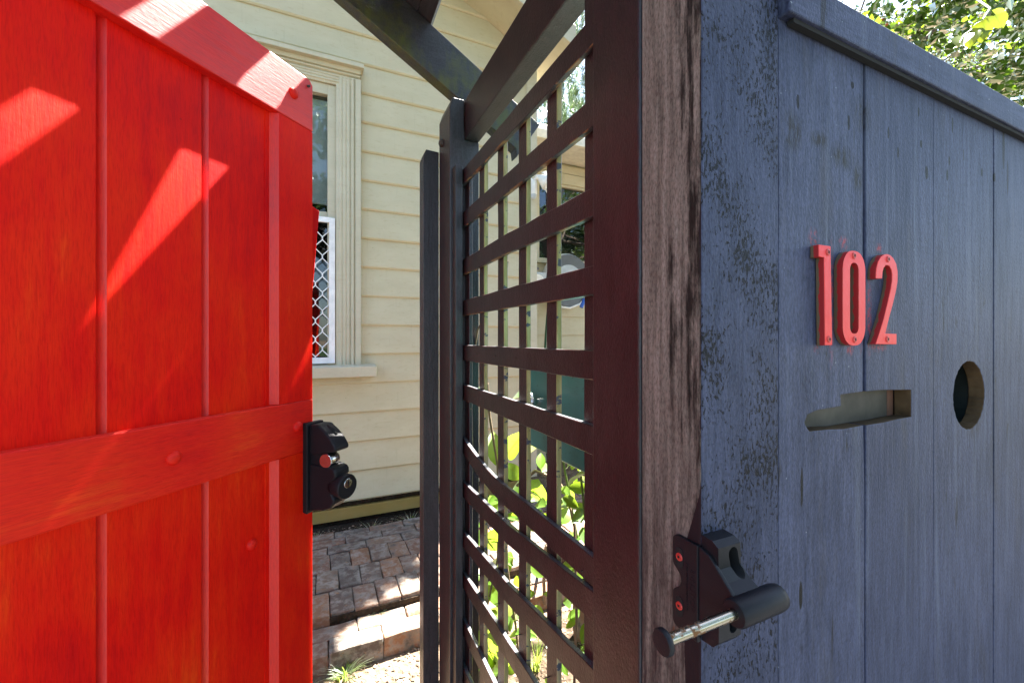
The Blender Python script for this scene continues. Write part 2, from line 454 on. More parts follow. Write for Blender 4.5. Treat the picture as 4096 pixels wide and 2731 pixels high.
def glass():
    t = NT('window_glass')
    t.t.nodes.remove(t.b)
    out = t.t.nodes['Material Output']
    tr = t.n('ShaderNodeBsdfTransparent'); tr.inputs[0].default_value = (.82, .86, .86, 1)
    g = t.n('ShaderNodeBsdfGlossy'); g.inputs['Roughness'].default_value = .015
    g.inputs[0].default_value = (.9, .95, 1, 1)
    fr = t.n('ShaderNodeFresnel'); fr.inputs[0].default_value = 1.5
    m = t.n('ShaderNodeMixShader')
    t.link(fr.outputs[0], m.inputs[0]); t.link(tr.outputs[0], m.inputs[1]); t.link(g.outputs[0], m.inputs[2])
    t.link(m.outputs[0], out.inputs[0])
    return t.m
M['glass'] = glass()

# ------------------------------------------------------------------ mesh helper
class MB:
    def __init__(s):
        s.v = []; s.f = []; s.mi = []; s.mats = []; s.sm = []
    def mat(s, key):
        if key not in s.mats: s.mats.append(key)
        return s.mats.index(key)
    def face(s, pts, m, smooth=False):
        i = len(s.v); s.v += [tuple(p) for p in pts]
        s.f.append(tuple(range(i, i + len(pts)))); s.mi.append(s.mat(m)); s.sm.append(smooth)
    def add(s, verts, faces, m, smooth=False):
        i = len(s.v); s.v += [tuple(p) for p in verts]
        for k, f in enumerate(faces):
            s.f.append(tuple(i + j for j in f))
            s.mi.append(s.mat(m[k] if isinstance(m, list) else m)); s.sm.append(smooth)
    def box(s, x0, x1, y0, y1, z0, z1, m, sides=None):
        v = [(x, y, z) for z in (z0, z1) for y in (y0, y1) for x in (x0, x1)]
        f = [(0, 2, 3, 1), (4, 5, 7, 6), (0, 1, 5, 4), (2, 6, 7, 3), (0, 4, 6, 2), (1, 3, 7, 5)]
        k = ['-z', '+z', '-y', '+y', '-x', '+x']
        sides = sides or {}
        s.add(v, f, [sides.get(q, m) for q in k])
    def prism(s, poly, a, b, axis, m, side=None, cap2=None):
        """poly: 2D points; extruded from a to b along axis ('x': (y,z), 'y': (x,z), 'z': (x,y))"""
        def P(p, h):
            return {'x': (h, p[0], p[1]), 'y': (p[0], h, p[1]), 'z': (p[0], p[1], h)}[axis]
        n = len(poly)
        ar = sum(poly[i][0] * poly[(i + 1) % n][1] - poly[(i + 1) % n][0] * poly[i][1] for i in range(n))
        if (ar < 0) != (axis == 'y'): poly = poly[::-1]
        v = [P(p, a) for p in poly] + [P(p, b) for p in poly]
        flip = b < a
        f = [tuple(range(n))[::-1], tuple(range(n, 2 * n))] + [(i, (i + 1) % n, n + (i + 1) % n, n + i) for i in range(n)]
        if flip: f = [q[::-1] for q in f]
        s.add(v, f, [m, cap2 or m] + [side or m] * n)
    def tube(s, pts, rad, m, seg=8, smooth=True, caps=True):
        pts = [Vector(p) for p in pts]
        rr = rad if isinstance(rad, (list, tuple)) else [rad] * len(pts)
        vs = []; up = None
        for i, p in enumerate(pts):
            d = (pts[min(i + 1, len(pts) - 1)] - pts[max(i - 1, 0)]).normalized()
            if up is None:
                up = d.orthogonal().normalized()
            up = (up - d * up.dot(d)).normalized()
            w = d.cross(up)
            for k in range(seg):
                a = 2 * math.pi * k / seg
                vs.append(p + (up * math.cos(a) + w * math.sin(a)) * rr[i])
        fs = []
        for i in range(len(pts) - 1):
            for k in range(seg):
                k2 = (k + 1) % seg
                fs.append((i * seg + k, i * seg + k2, (i + 1) * seg + k2, (i + 1) * seg + k))
        s.add(vs, fs, m, smooth)
        if caps:
            s.face([vs[k] for k in range(seg)][::-1], m)
            s.face([vs[(len(pts) - 1) * seg + k] for k in range(seg)], m)
    def lathe(s, prof, c, axis, m, seg=24, smooth=True):
        """prof: (radius, height) along axis vector from c"""
        ax = Vector(axis).normalized(); u = ax.orthogonal().normalized(); w = ax.cross(u); c = Vector(c)
        vs = []
        for r, h in prof:
            for k in range(seg):
                a = 2 * math.pi * k / seg
                vs.append(c + ax * h + (u * math.cos(a) + w * math.sin(a)) * r)
        fs = []
        for i in range(len(prof) - 1):
            for k in range(seg):
                k2 = (k + 1) % seg
                fs.append((i * seg + k, i * seg + k2, (i + 1) * seg + k2, (i + 1) * seg + k))
        s.add(vs, fs, m, smooth)
        s.face([vs[k] for k in range(seg)][::-1], m)
        s.face([vs[(len(prof) - 1) * seg + k] for k in range(seg)], m)
    def plank(s, path, w, t, mats, jit=0., seed=0):
        """timber strip along a path; w/t: width and thickness vectors (full size); mats: dict +w -w +t -t end"""
        rr = random.Random(seed)
        w = Vector(w) / 2; t = Vector(t) / 2
        vs = []
        for i, p in enumerate(path):
            p = Vector(p)
            for a, b in ((-1, -1), (1, -1), (1, 1), (-1, 1)):
                j = Vector((rr.uniform(-jit, jit), rr.uniform(-jit, jit), rr.uniform(-jit, jit)))
                vs.append(p + w * a + t * b + j)
        d = mats.get('all')
        g = lambda k: mats.get(k, d)
        fs = []; ms = []
        n = len(path)
        dirn = (Vector(path[-1]) - Vector(path[0]))
        flip = w.cross(t).dot(dirn) < 0
        for i in range(n - 1):
            o, q = i * 4, i * 4 + 4
            for k, key in enumerate(('-t', '+w', '+t', '-w')):
                k2 = (k + 1) % 4
                fs.append((o + k, o + k2, q + k2, q + k)); ms.append(g(key))
        fs.append((3, 2, 1, 0)); ms.append(g('end'))
        e = (n - 1) * 4
        fs.append((e, e + 1, e + 2, e + 3)); ms.append(g('end'))
        if flip: fs = [f[::-1] for f in fs]
        s.add(vs, fs, ms)
    def mesh(s, name, off=(0, 0, 0)):
        me = bpy.data.meshes.new(name)
        me.from_pydata([(a - off[0], b - off[1], c - off[2]) for a, b, c in s.v], [], s.f)
        for k in s.mats: me.materials.append(M[k])
        me.polygons.foreach_set('material_index', s.mi)
        me.polygons.foreach_set('use_smooth', s.sm)
        me.update()
        return me
    def build(s, name, parent=None, bevel=0., seg=2, off=None, weld=False):
        if off is None: off = parent.get('_org', (0, 0, 0)) if parent else (0, 0, 0)
        o = bpy.data.objects.new(name, s.mesh(name, off))
        COL.objects.link(o)
        if parent: o.parent = parent
        elif any(off): o.location = off
        if weld or bevel:
            bm = bmesh.new(); bm.from_mesh(o.data)
            bmesh.ops.remove_doubles(bm, verts=bm.verts, dist=1e-6)
            bm.to_mesh(o.data); bm.free()
        if bevel:
            b = o.modifiers.new('bevel', 'BEVEL'); b.width = bevel; b.segments = seg; b.limit_method = 'ANGLE'
            b.angle_limit = math.radians(40)
        return o

def tag(o, label=None, cat=None, group=None, kind=None):
    if label: o['label'] = label
    if cat: o['category'] = cat
    if group: o['group'] = group
    if kind: o['kind'] = kind
    return o

ORG = {}
def thing(name, org, label, cat, group=None, rz=0.):
    o = bpy.data.objects.new(name, None)
    COL.objects.link(o)
    o.location = org; o.rotation_euler = (0, 0, rz)
    o.empty_display_size = .1
    tag(o, label, cat, group)
    return o

class Under:
    """adds parts under a thing; geometry given in world metres unless local"""
    def __init__(s, root, local=False):
        s.root = root
        s.off = (0, 0, 0) if local else tuple(root.location)
    def part(s, name, mb, bevel=0., seg=2, under=None, weld=False, label=None):
        o = mb.build(name, under or s.root, bevel, seg, s.off, weld)
        if label: o['label'] = label
        return o

def cut(obj, cutters):
    """boolean difference, applied"""
    for c in cutters:
        md = obj.modifiers.new('cut', 'BOOLEAN'); md.object = c; md.operation = 'DIFFERENCE'; md.solver = 'EXACT'
        md.material_mode = 'TRANSFER'
    dg = bpy.context.evaluated_depsgraph_get()
    me = bpy.data.meshes.new_from_object(obj.evaluated_get(dg))
    obj.modifiers.clear()
    old = obj.data; obj.data = me
    bpy.data.meshes.remove(old)

def z(rel):
    return rel + CZ

def recolour(o, test, key):
    """give the faces that pass the test another material"""
    me = o.data
    if M[key].name not in [m_.name for m_ in me.materials]: me.materials.append(M[key])
    i = [m_.name for m_ in me.materials].index(M[key].name)
    for p in me.polygons:
        if test(p.normal): p.material_index = i
    return o
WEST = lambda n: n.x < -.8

# ------------------------------------------------------------------ ground
def sheet(name, x0, x1, y0, y1, zz, mat, kind='structure'):
    mb = MB(); mb.face([(x0, y0, zz), (x1, y0, zz), (x1, y1, zz), (x0, y1, zz)], mat)
    o = mb.build(name); o['kind'] = kind
    return o
sheet('ground', -300, 300, -300, 300, 0.0, 'soil')
sheet('footpath', -60, 60, -2.2, .25, .004, 'concrete')
sheet('verge', -60, 60, -60, -2.2, .002, 'verge')
sheet('road', -200, 200, -12, -3.4, .004, 'asphalt')
sheet('garden_bed', -4, 1.75, 2.80, 3.06, .052, 'soil_dark')

sheet('garden_mulch', .42, 2.4, .42, 1.66, .003, 'mulch')

# brick path -------------------------------------------------------
def brick_mesh(name, lx, ly, lz, seed):
    bm = bmesh.new()
    bmesh.ops.create_cube(bm, size=1)
    bmesh.ops.scale(bm, vec=(lx, ly, lz), verts=bm.verts)
    bmesh.ops.translate(bm, vec=(0, 0, -lz / 2), verts=bm.verts)
    bmesh.ops.bevel(bm, geom=bm.edges[:], offset=.0035, segments=1, affect='EDGES')
    bmesh.ops.subdivide_edges(bm, edges=[e for e in bm.edges if e.calc_length() > .04], cuts=2, use_grid_fill=True)
    for v in bm.verts:
        p = v.co * 26 + Vector((seed * 9.1, seed * 3.7, 0))
        v.co += Vector((mnoise.noise(p), mnoise.noise(p + Vector((7, 0, 0))), mnoise.noise(p + Vector((0, 9, 0))) * 1.2)) * .0042
    me = bpy.data.meshes.new(name); bm.to_mesh(me); bm.free()
    me.materials.append(M['brick'])
    return me
STR = [brick_mesh('brick_stretcher', .200, .088, .10, i) for i in range(5)]
HED = [brick_mesh('brick_header', .098, .180, .10, i + 9) for i in range(6)]
path_mb = MB(); path_mb.box(-2.2, 2.6, 1.775, 1.95, -.05, .062, 'soil'); path_mb.box(-2.2, 2.6, 1.9505, 2.80, -.05, .105, 'soil_dark')
path = path_mb.build('brick_path'); path['kind'] = 'structure'
def lay(me, x, y, zt, yaw=0.):
    o = bpy.data.objects.new('brick', me); COL.objects.link(o); o.parent = path
    o.location = (x, y, zt + R.uniform(-.006, .006))
    o.rotation_euler = (R.gauss(0, .018), R.gauss(0, .014), yaw + R.gauss(0, .012))
for (y, zt, lx, off, ms) in ((1.812, .080, .2045, .045, STR), (1.905, .078, .2045, .16, STR), (2.045, .120, .1010, .02, HED), (2.232, .120, .1010, .065, HED), (2.418, .120, .1010, .03, HED),
                             (2.556, .120, .2045, .05, STR), (2.650, .120, .2045, .15, STR), (2.738, .118, .2045, .09, STR)):
    nx = int(3.6 / lx)
    for i in range(nx):
        lay(R.choice(ms), -1.55 + off + i * lx, y + R.gauss(0, .003), zt)

# loose litter on the soil: thousands of chips, one mass
mb = MB()
for i in range(3800):
    x = R.uniform(-.35, 1.5); y = R.uniform(1.05, 1.78)
    if R.random() < .12: y = R.uniform(2.79, 2.98); 
    zz = .004 if y < 2 else .056
    s_ = R.choice((.003, .004, .005, .007, .011)); a = R.uniform(0, 6.28); h = s_ * R.uniform(.2, .8)
    ca, sa = math.cos(a) * s_, math.sin(a) * s_
    k = R.uniform(.3, .9)
    p = [(x + ca, y + sa, zz), (x - sa * k, y + ca * k, zz), (x - ca, y - sa, zz + h * .3), (x + sa * k, y - ca * k, zz)]
    top = (x, y, zz + h)
    for j in range(4): mb.face([p[j], p[(j + 1) % 4], top], 'chip')
o = mb.build('soil_litter'); o['kind'] = 'stuff'
tag(o, 'dry leaf chips and crumbs of soil in front of the brick edging', 'litter')

# ------------------------------------------------------------------ house
house = thing('weatherboard_house', (0, 3.0, 0), 'cream weatherboard house with a sash window behind the gateway', 'house')
H = Under(house)
WX0, WX1, WZ0, WZ1 = -.92, .25, 1.10, 3.10           # window opening incl. architraves
XR = 1.50                                             # main wall ends at the corner board
mb = MB()
for (x0, x1, z0, z1) in ((-6, WX0 + .1, .2, 3.55), (WX1 - .1, 1.56, .2, 3.58), (WX0 + .1, WX1 - .1, .2, WZ0 + .03), (WX0 + .1, WX1 - .1, WZ1 - .06, 4.1)):
    mb.box(x0, x1, 3.03, 3.12, z0, z1, 'cream')
H.part('wall', mb)
mb = MB(); mb.box(1.50, 1.58, 3.12, 4.2, .2, 3.6, 'cream')
H.part('side_wall', mb)
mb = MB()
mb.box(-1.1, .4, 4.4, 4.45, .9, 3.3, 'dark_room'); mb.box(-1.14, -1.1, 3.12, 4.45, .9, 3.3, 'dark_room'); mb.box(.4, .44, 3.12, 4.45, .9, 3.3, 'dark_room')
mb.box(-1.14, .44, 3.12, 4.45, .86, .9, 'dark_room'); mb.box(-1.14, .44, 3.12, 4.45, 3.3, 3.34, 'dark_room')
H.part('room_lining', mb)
PITCH = .197
def weatherboards(x0, x1, z0, z1, y, lap0=.2078):
    k = 0
    zz = lap0 - PITCH * 0
    while zz < z1:
        a, b = zz, zz + PITCH
        if b > z0 + .01:
            a2, b2 = max(a, z0), min(b, z1)
            j = R.uniform(-.0015, .0015)
            prof = [(y + j, a2), (y + .024, a2), (y + .024, b2 + .0), (y + .014, b2)]
            # bead under the lap
            prof = [(y + .008 + j, a2), (y + j, a2 + .011), (y + .0155 + j, b2), (y + .029, b2), (y + .029, a2)]
            lim = lambda zq: min(x1, 1.27 + (3.715 - zq) / .4)
            lml = lambda zq: max(x0, -2.2 - (5.10 - zq) / .4)
            if lim(a2) - lml(a2) > .05:
                m_ = MB(); m_.prism(prof, 0., 1., 'x', 'cream')
                m_.v = [((lml(c_) if q_ < .5 else max(lim(c_), lml(c_) + .01)), b_, c_) for q_, b_, c_ in m_.v]
                H.part('weatherboard', m_)
        zz = b
weatherboards(WX1, XR, .19, 3.95, 3.0)
weatherboards(-6, WX0, .19, 4.9, 3.0)
weatherboards(WX0, WX1, .19, WZ0 - .02, 3.0)
weatherboards(WX0, WX1, WZ1 + .02, 4.9, 3.0)
mb = MB(); mb.box(XR, 1.59, 2.985, 3.04, .19, 3.72, 'trim'); H.part('corner_board', mb, .003)
mb = MB(); mb.box(-6, 1.56, 3.022, 3.05, .085, .165, 'ochre'); H.part('plinth_board', mb, .003)
mb = MB(); mb.box(-6, 1.56, 3.06, 3.12, -.05, .2, 'soil_dark'); H.part('footing', mb)
# gable roof with verge overhang
mb = MB()
def vz(x): return 3.715 - .40 * (x - 1.27)
top = [(-2.2, vz(-2.2)), (1.78, vz(1.78))]
mb.prism([(-2.2, vz(-2.2)), (1.74, vz(1.74)), (1.78, vz(1.74) + .1), (-2.2, vz(-2.2) + .16), (-6.1, vz(-2.2) + .16 - 3.9 * .4), (-6.1, vz(-2.2) - 3.9 * .4)], 2.70, 10.0, 'y', 'cream')
rf = H.part('roof', mb)
mb = MB(); mb.prism([(-2.2, vz(-2.2) - .03), (1.75, vz(1.75) - .03), (1.75, vz(1.75) + .13), (-2.2, vz(-2.2) + .19)], 2.66, 2.697, 'y', 'trim'); H.part('barge_board', mb, .003)

# window
win = bpy.data.objects.new('window', None); COL.objects.link(win); win.parent = house
def W(name, mb, bevel=.0, seg=2): return H.part(name, mb, bevel, seg, under=win)
CXW = (WX0 + WX1) / 2
def architrave(x_in, x_out, zlo, zhi):
    """moulded upright; steps across its width"""
    sgn = 1 if x_out > x_in else -1
    w_ = abs(x_out - x_in)
    prof = [(0, 3.03), (0, 2.990), (.10, 2.986), (.14, 2.980), (.22, 2.980), (.25, 2.985), (.30, 2.980), (.38, 2.980), (.41, 2.985), (.46, 2.980), (.54, 2.980), (.58, 2.987), (.64, 2.972), (.70, 2.970), (.76, 2.980), (.79, 2.966), (1, 2.962), (1, 3.03)]
    poly = [(x_in + sgn * p * w_, y) for p, y in prof]
    m_ = MB(); m_.prism(poly, zlo, zhi, 'z', 'trim')
    return m_
W('architrave', architrave(.0925, .245, 1.125, 3.03))
W('architrave', architrave(WX0 + .16, WX0 + .005, 1.125, 3.03))
prof = [(0, 3.03), (0, 2.990), (.10, 2.986), (.14, 2.980), (.22, 2.980), (.25, 2.985), (.30, 2.980), (.38, 2.980), (.41, 2.985), (.46, 2.980), (.54, 2.980), (.58, 2.987), (.64, 2.972), (.70, 2.970), (.76, 2.980), (.79, 2.966), (1, 2.962), (1, 3.03)]
mb = MB(); mb.prism([(y + .001, 2.975 + p * .118) for p, y in prof], WX0 + .006, .2435, 'x', 'trim'); W('head_architrave', mb)
mb = MB(); mb.box(WX0 - .03, .262, 2.930, 3.03, 3.093, 3.121, 'trim'); W('head_ledge', mb, .003)
mb = MB(); mb.prism([(2.90, 1.050), (2.90, 1.118), (3.03, 1.132), (3.10, 1.132), (3.10, 1.05)], WX0 - .09, .3385, 'x', 'trim'); W('sill', mb, .004)
mb = MB()
for (x0, x1, z0, z1) in ((.041, .0925, 1.13, 2.972), (WX0 + .16, WX0 + .21, 1.13, 2.972), (WX0 + .21, .041, 2.905, 2.972)):
    mb.box(x0, x1, 3.005, 3.10, z0, z1, 'trim')
W('frame', mb, .002)
XL = WX0 + .21
mb = MB()
for (x0, x1, z0, z1) in ((XL, .041, 2.10, 2.14), (XL, XL + .03, 2.14, 2.905)):
    mb.box(x0, x1, 3.03, 3.07, z0, z1, 'trim')
W('upper_sash', mb, .002)
mb = MB(); mb.box(XL, .0405, 3.048, 3.0605, 2.14, 2.905, 'glass'); W('upper_pane', mb)
mb = MB(); mb.box(XL, .0405, 3.068, 3.074, 1.14, 2.10, 'glass'); W('lower_pane', mb)
mb = MB(); mb.box(XL, .0405, 3.078, 3.081, 2.215, 2.87, 'blind'); mb.tube([(XL, 3.08, 2.208), (.04, 3.08, 2.208)], .011, 'blind', 10); mb.tube([(XL, 3.10, 2.875), (.04, 3.10, 2.875)], .03, 'blind', 12)
W('roller_blind', mb)
# security screen: frame and expanded diamond mesh
mb = MB()
for (x0, x1, z0, z1) in ((.0505, .0865, 1.14, 2.093), (XL - .01, XL + .026, 1.14, 2.093), (XL + .026, .0505, 1.14, 1.178), (XL + .026, .0505, 2.060, 2.093)):
    mb.box(x0, x1, 2.985, 3.004, z0, z1, 'white_metal')
W('screen_frame', mb, .002)
mb = MB()
dx, dz = .0415, .060
nx = int((.0505 - XL) / dx) + 1
for i in range(nx):
    x0 = .052 - i * dx
    for par in (0,):
        pts = []
        for k in range(int(.89 / dz) + 1):
            zz = 1.175 + k * dz
            xx = x0 - (dx * .5 if (k + i) % 2 else -dx * .5) * .92 - dx * .5
            pts += [(xx, 2.995, max(1.176, zz - .011)), (xx, 2.995, min(2.062, zz + .011))]
        mb.tube(pts, .0036, 'white_metal', 6)
W('screen_mesh', mb)

# far wing of the same house (set back, low eave)
YW = 3.86
def wing_boards():
    k = 0; zz = .16
    while zz < 3.1:
        a, b = zz, zz + PITCH
        segs = [(1.585, 6.5)]
        if b > 2.08 and a < 2.95: segs = [(1.585, 2.02), (3.4, 6.5)]
        for x0, x1 in segs:
            m_ = MB(); m_.prism([(YW, a), (YW + .015, b), (YW + .03, b), (YW + .03, a)], x0, x1, 'x', 'cream')
            H.part('weatherboard', m_)
        zz = b
wing_boards()
mb = MB(); mb.box(1.6, 2.02, YW + .032, YW + .1, 0, 3.3, 'cream'); mb.box(3.4, 6.5, YW + .032, YW + .1, 0, 3.3, 'cream'); mb.box(2.02, 3.4, YW + .032, YW + .1, 0, 2.1, 'cream'); mb.box(2.02, 3.4, YW + .032, YW + .1, 2.95, 3.3, 'cream')
H.part('wing_wall', mb)
for (z0, z1, y0) in ((3.075, 3.16, YW - .012), (2.955, 3.068, YW - .022)):
    mb = MB(); mb.box(1.585, 6.5, y0, YW + .031, z0, z1, 'trim'); H.part('frieze_board', mb, .004)
mb = MB(); mb.prism([(3.40, 3.16), (3.40, 3.24), (3.42, 3.30), (3.46, 3.305), (3.52, 3.30), (3.52, 3.17)], 1.60, 6.6, 'x', 'soffit'); H.part('gutter', mb, .006)
mb = MB(); mb.prism([(3.50, 3.17), (YW, 3.19), (YW + 2, 3.7), (YW + 2, 3.62), (3.50, 3.20)], 1.60, 6.6, 'x', 'soffit'); H.part('wing_roof', mb)
w2 = bpy.data.objects.new('window', None); COL.objects.link(w2); w2.parent = house
mb = MB()
for (x0, x1, z0, z1) in ((2.02, 2.08, 2.10, 2.955), (3.34, 3.4, 2.10, 2.955), (2.08, 3.34, 2.10, 2.15), (2.08, 3.34, 2.93, 2.955)):
    mb.box(x0, x1, YW - .005, YW + .06, z0, z1, 'trim')
H.part('frame', mb, .002, under=w2)
mb = MB(); mb.box(2.08, 3.34, YW + .03, YW + .036, 2.15, 2.93, 'glass'); H.part('pane', mb, under=w2)
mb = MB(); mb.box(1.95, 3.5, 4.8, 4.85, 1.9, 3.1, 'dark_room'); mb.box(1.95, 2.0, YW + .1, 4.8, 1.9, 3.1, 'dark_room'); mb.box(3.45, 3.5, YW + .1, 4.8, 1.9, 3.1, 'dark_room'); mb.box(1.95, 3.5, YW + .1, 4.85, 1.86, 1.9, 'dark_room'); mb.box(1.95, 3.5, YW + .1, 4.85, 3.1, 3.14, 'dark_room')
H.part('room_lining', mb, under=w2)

# ------------------------------------------------------------------ things on the house
fl = thing('floodlight', (1.54, 2.97, 2.40), 'white sensor floodlight with a cable loop on the house corner', 'light')
U = Under(fl)
mb = MB(); mb.lathe([(.036, 0), (.036, .014), (.026, .03)], (1.53, 2.986, 2.545), (0, -1, 0), 'white_plastic', 18)
mb.tube([(1.53, 2.955, 2.545), (1.548, 2.90, 2.562)], .014, 'white_plastic', 10); mb.lathe([(.012, -.02), (.02, -.012), (.02, .012), (.012, .02)], (1.552, 2.90, 2.565), (1, 0, 0), 'white_plastic', 14)
U.part('bracket', mb)
mb = MB(); mb.lathe([(.016, 0), (.022, .008), (.064, .072), (.064, .078), (.064, .094), (.0605, .096), (.046, .086)], (1.555, 2.90, 2.572), (.62, -.35, -.42), 'white_plastic', 26)
mb.prism([(1.57, 2.60), (1.645, 2.632), (1.655, 2.622), (1.64, 2.585)], 2.87, 2.893, 'y', 'white_plastic')
U.part('lamp_head', mb)
mb = MB(); mb.lathe([(.026, 0), (.027, .006), (.027, .095), (.024, .10)], (1.532, 2.935, 2.540), (0, 0, -1), 'white_plastic', 20)
mb.lathe([(.024, 0), (.022, .018), (.014, .034), (.004, .04)], (1.532, 2.935, 2.442), (0, 0, -1), 'grey_plastic', 20)
U.part('sensor', mb)
mb = MB(); mb.tube([(1.60, 2.90, 2.545), (1.608, 2.895, 2.50), (1.628, 2.89, 2.455), (1.648, 2.89, 2.45), (1.652, 2.89, 2.47), (1.640, 2.89, 2.51), (1.618, 2.895, 2.545)], .0055, 'white_plastic', 8); U.part('cable', mb)

hr = thing('hose_reel', (2.36, 3.83, 1.66), 'pale grey wall mounted garden hose reel with blue nozzle', 'hose reel')
U = Under(hr)
mb = MB()
mb.lathe([(.17, 0), (.255, .004), (.285, .03), (.285, .07), (.262, .10), (.25, .104), (.246, .094), (.18, .10), (.10, .12), (.03, .122)], (2.32, 3.76, 1.895), (0, -1, 0), 'grey_plastic', 44)
U.part('drum_cover', mb)
mb = MB(); mb.lathe([(.262, .0), (.269, .004), (.262, .008)], (2.32, 3.664, 1.895), (0, -1, 0), 'dark_plastic', 44); U.part('seam_ring', mb)
mb = MB(); mb.box(1.90, 2.24, 3.66, 3.80, 1.77, 1.965, 'grey_plastic'); U.part('swivel_arm', mb, .02, 3)
mb = MB(); mb.lathe([(.07, 0), (.072, .006), (.066, .012)], (1.955, 3.66, 1.868), (0, -1, 0), 'white_plastic', 24); U.part('badge', mb)
mb = MB(); mb.tube([(1.945, 3.75, 1.97), (1.945, 3.70, 2.01), (1.95, 3.64, 1.99)], .014, 'dark_plastic', 8); mb.box(1.92, 1.97, 3.78, 3.83, 1.96, 2.03, 'dark_plastic'); U.part('bracket', mb)
mb = MB(); mb.tube([(2.12, 3.68, 1.78), (2.085, 3.68, 1.62), (2.06, 3.68, 1.35), (2.045, 3.69, 1.0), (2.05, 3.7, .4), (2.1, 3.7, .03)], .0125, 'hose', 10); U.part('hose', mb)
mb = MB(); mb.tube([(2.2, 3.68, 1.63), (2.33, 3.66, 1.615), (2.45, 3.655, 1.66), (2.49, 3.65, 1.70)], .011, 'white_plastic', 8); U.part('lead_hose', mb)
mb = MB(); mb.tube([(2.492, 3.64, 1.715), (2.480, 3.64, 1.675), (2.455, 3.64, 1.625)], [.014, .019, .021], 'blue_plastic', 12); U.part('nozzle', mb)

# ------------------------------------------------------------------ front fence
fence = thing('front_fence', (.36, .3134, 0), 'slate grey painted paling fence with capped top, mail slot and round hole', 'fence')
FU = Under(fence)
YF = .3134
# corner post: painted front, weathered side towards the gateway
mb = MB()
n = 40
zs = [-.2 + i * 2.25 / n for i in range(n + 1)]
mb.box(.360, .4852, YF, .4025, 0, 2.05, 'slate_pitted', {'-x': 'weathered'})
FU.part('post', mb, .0022, 2, label='square post with pitted grey front and bare weathered side')
mb = MB(); mb.box(.3575, .41, .4035, .502, 0, 2.05, 'slate_dark'); recolour(FU.part('stud', mb, .003), WEST, 'bounce_maroon')
# tie post for the hinge side
mb = MB(); mb.box(-.92, -.80, YF, .41, 0, 2.05, 'slate'); FU.part('post', mb, .003)
edges = [(.4866, .6636), (.6680, .8538), (.8553, 1.068), (1.0705, 1.262), (1.265, 1.445), (1.448, 1.63), (1.633, 1.83), (1.833, 2.02), (2.023, 2.21), (2.213, 2.40), (2.403, 2.6), (2.603, 2.8), (2.803, 3.0),
         ]
boards = []
for i, (x0, x1) in enumerate(edges):
    pts = []
    nz = 14
    for k in range(nz + 1):
        zz = .05 + (1.686 - .05) * k / nz
        lo = x0 + (R.uniform(-.0006, .0006) if i < 4 else 0)
        pts.append((lo, zz))
    right = []
    for k in range(nz, -1, -1):
        zz = .05 + (1.686 - .05) * k / nz
        xr = x1 + R.uniform(-.0006, .0006)
        if i == 0: xr += .0034 if zz < 1.19 else -.0006
        right.append((xr, zz))
    mb = MB(); mb.prism(pts + right, YF + R.uniform(0, .0006) + (.0008 if i == 0 else 0), YF + .0205, 'y', 'slate')
    boards.append(FU.part('board', mb, weld=True))
# cut the mail slot and the round hole through the boards
slot = [(.5361, -.1021), (.538, -.1069), (.5456, -.114), (.585, -.1152), (.6187, -.117), (.66, -.1158), (.7107, -.116), (.75, -.1146), (.7874, -.1147), (.7874, -.074), (.7022, -.0704), (.66, -.0712), (.6112, -.0719), (.6123, -.0874), (.5611, -.0893), (.5418, -.0932)]
mb = MB(); mb.prism([(x + R.uniform(-.0007, .0007), z(v) + R.uniform(-.0009, .0009)) for x, v in slot], YF - .03, YF + .05, 'y', 'brown_edge')
c1 = mb.build('cutter', weld=True)
hole = [(.977 + (.0565 + R.uniform(-.0009, .0009)) * math.cos(2 * math.pi * k / 88), z(-.093) + (.0562 + R.uniform(-.0009, .0009)) * math.sin(2 * math.pi * k / 88)) for k in range(88)]
mb = MB(); mb.prism(hole, YF - .03, YF + .05, 'y', 'brown_edge')
c2 = mb.build('cutter', weld=True)
bpy.context.view_layer.update()
cut(boards[0], [c1]); cut(boards[1], [c1]); cut(boards[2], [c2])
for c_ in (c1, c2):
    me = c_.data; bpy.data.objects.remove(c_); bpy.data.meshes.remove(me)
for b in boards:
    bv = b.modifiers.new('bevel', 'BEVEL'); bv.width = .0012; bv.segments = 2; bv.limit_method = 'ANGLE'; bv.angle_limit = math.radians(50)
# cover strips behind the joints, rails
for (x, za, zb) in ((.6656, .1, 1.16), (.6656, 1.24, 1.66), (.8546, .1, 1.66), (1.0693, .1, 1.66), (1.2635, .1, 1.66), (1.4465, .1, 1.66), (1.6315, .1, 1.66), (1.8315, .1, 1.66), (2.0215, .1, 1.66), (2.2115, .1, 1.66), (2.4015, .1, 1.66), (2.6015, .1, 1.66), (2.8015, .1, 1.66)):
    mb = MB(); mb.box(x - .022, x + .022, .3345, .345, za, zb, 'slate_dark'); FU.part('cover_strip', mb)
for za in (.35, 1.50):
    mb = MB(); mb.box(.486, 3.0, .3455, .39, za, za + .09, 'slate_dark'); FU.part('rail', mb)
mb = MB(); mb.box(.4862, 3.0, .3012, .378, 1.6735, 1.7185, 'slate_cap'); FU.part('cap_board', mb, .002)
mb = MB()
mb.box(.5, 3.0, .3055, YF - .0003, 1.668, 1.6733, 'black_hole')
FU.part('cap_dark_strip', mb)  # thin near-black strip along the underside of the cap
# metal flap behind the slot
mb = MB(); mb.box(.52, .7700, .3352, .3372, 1.17, 1.245, 'flap'); FU.part('mail_flap', mb)
mb = MB(); mb.box(.7712, .7878, .3352, .339, 1.172, 1.245, 'rust'); FU.part('flap_bracket', mb)

mb = MB(); mb.box(.5, .83, .3396, .3930, 1.16, 1.252, 'black_hole'); FU.part('mail_chute', mb)
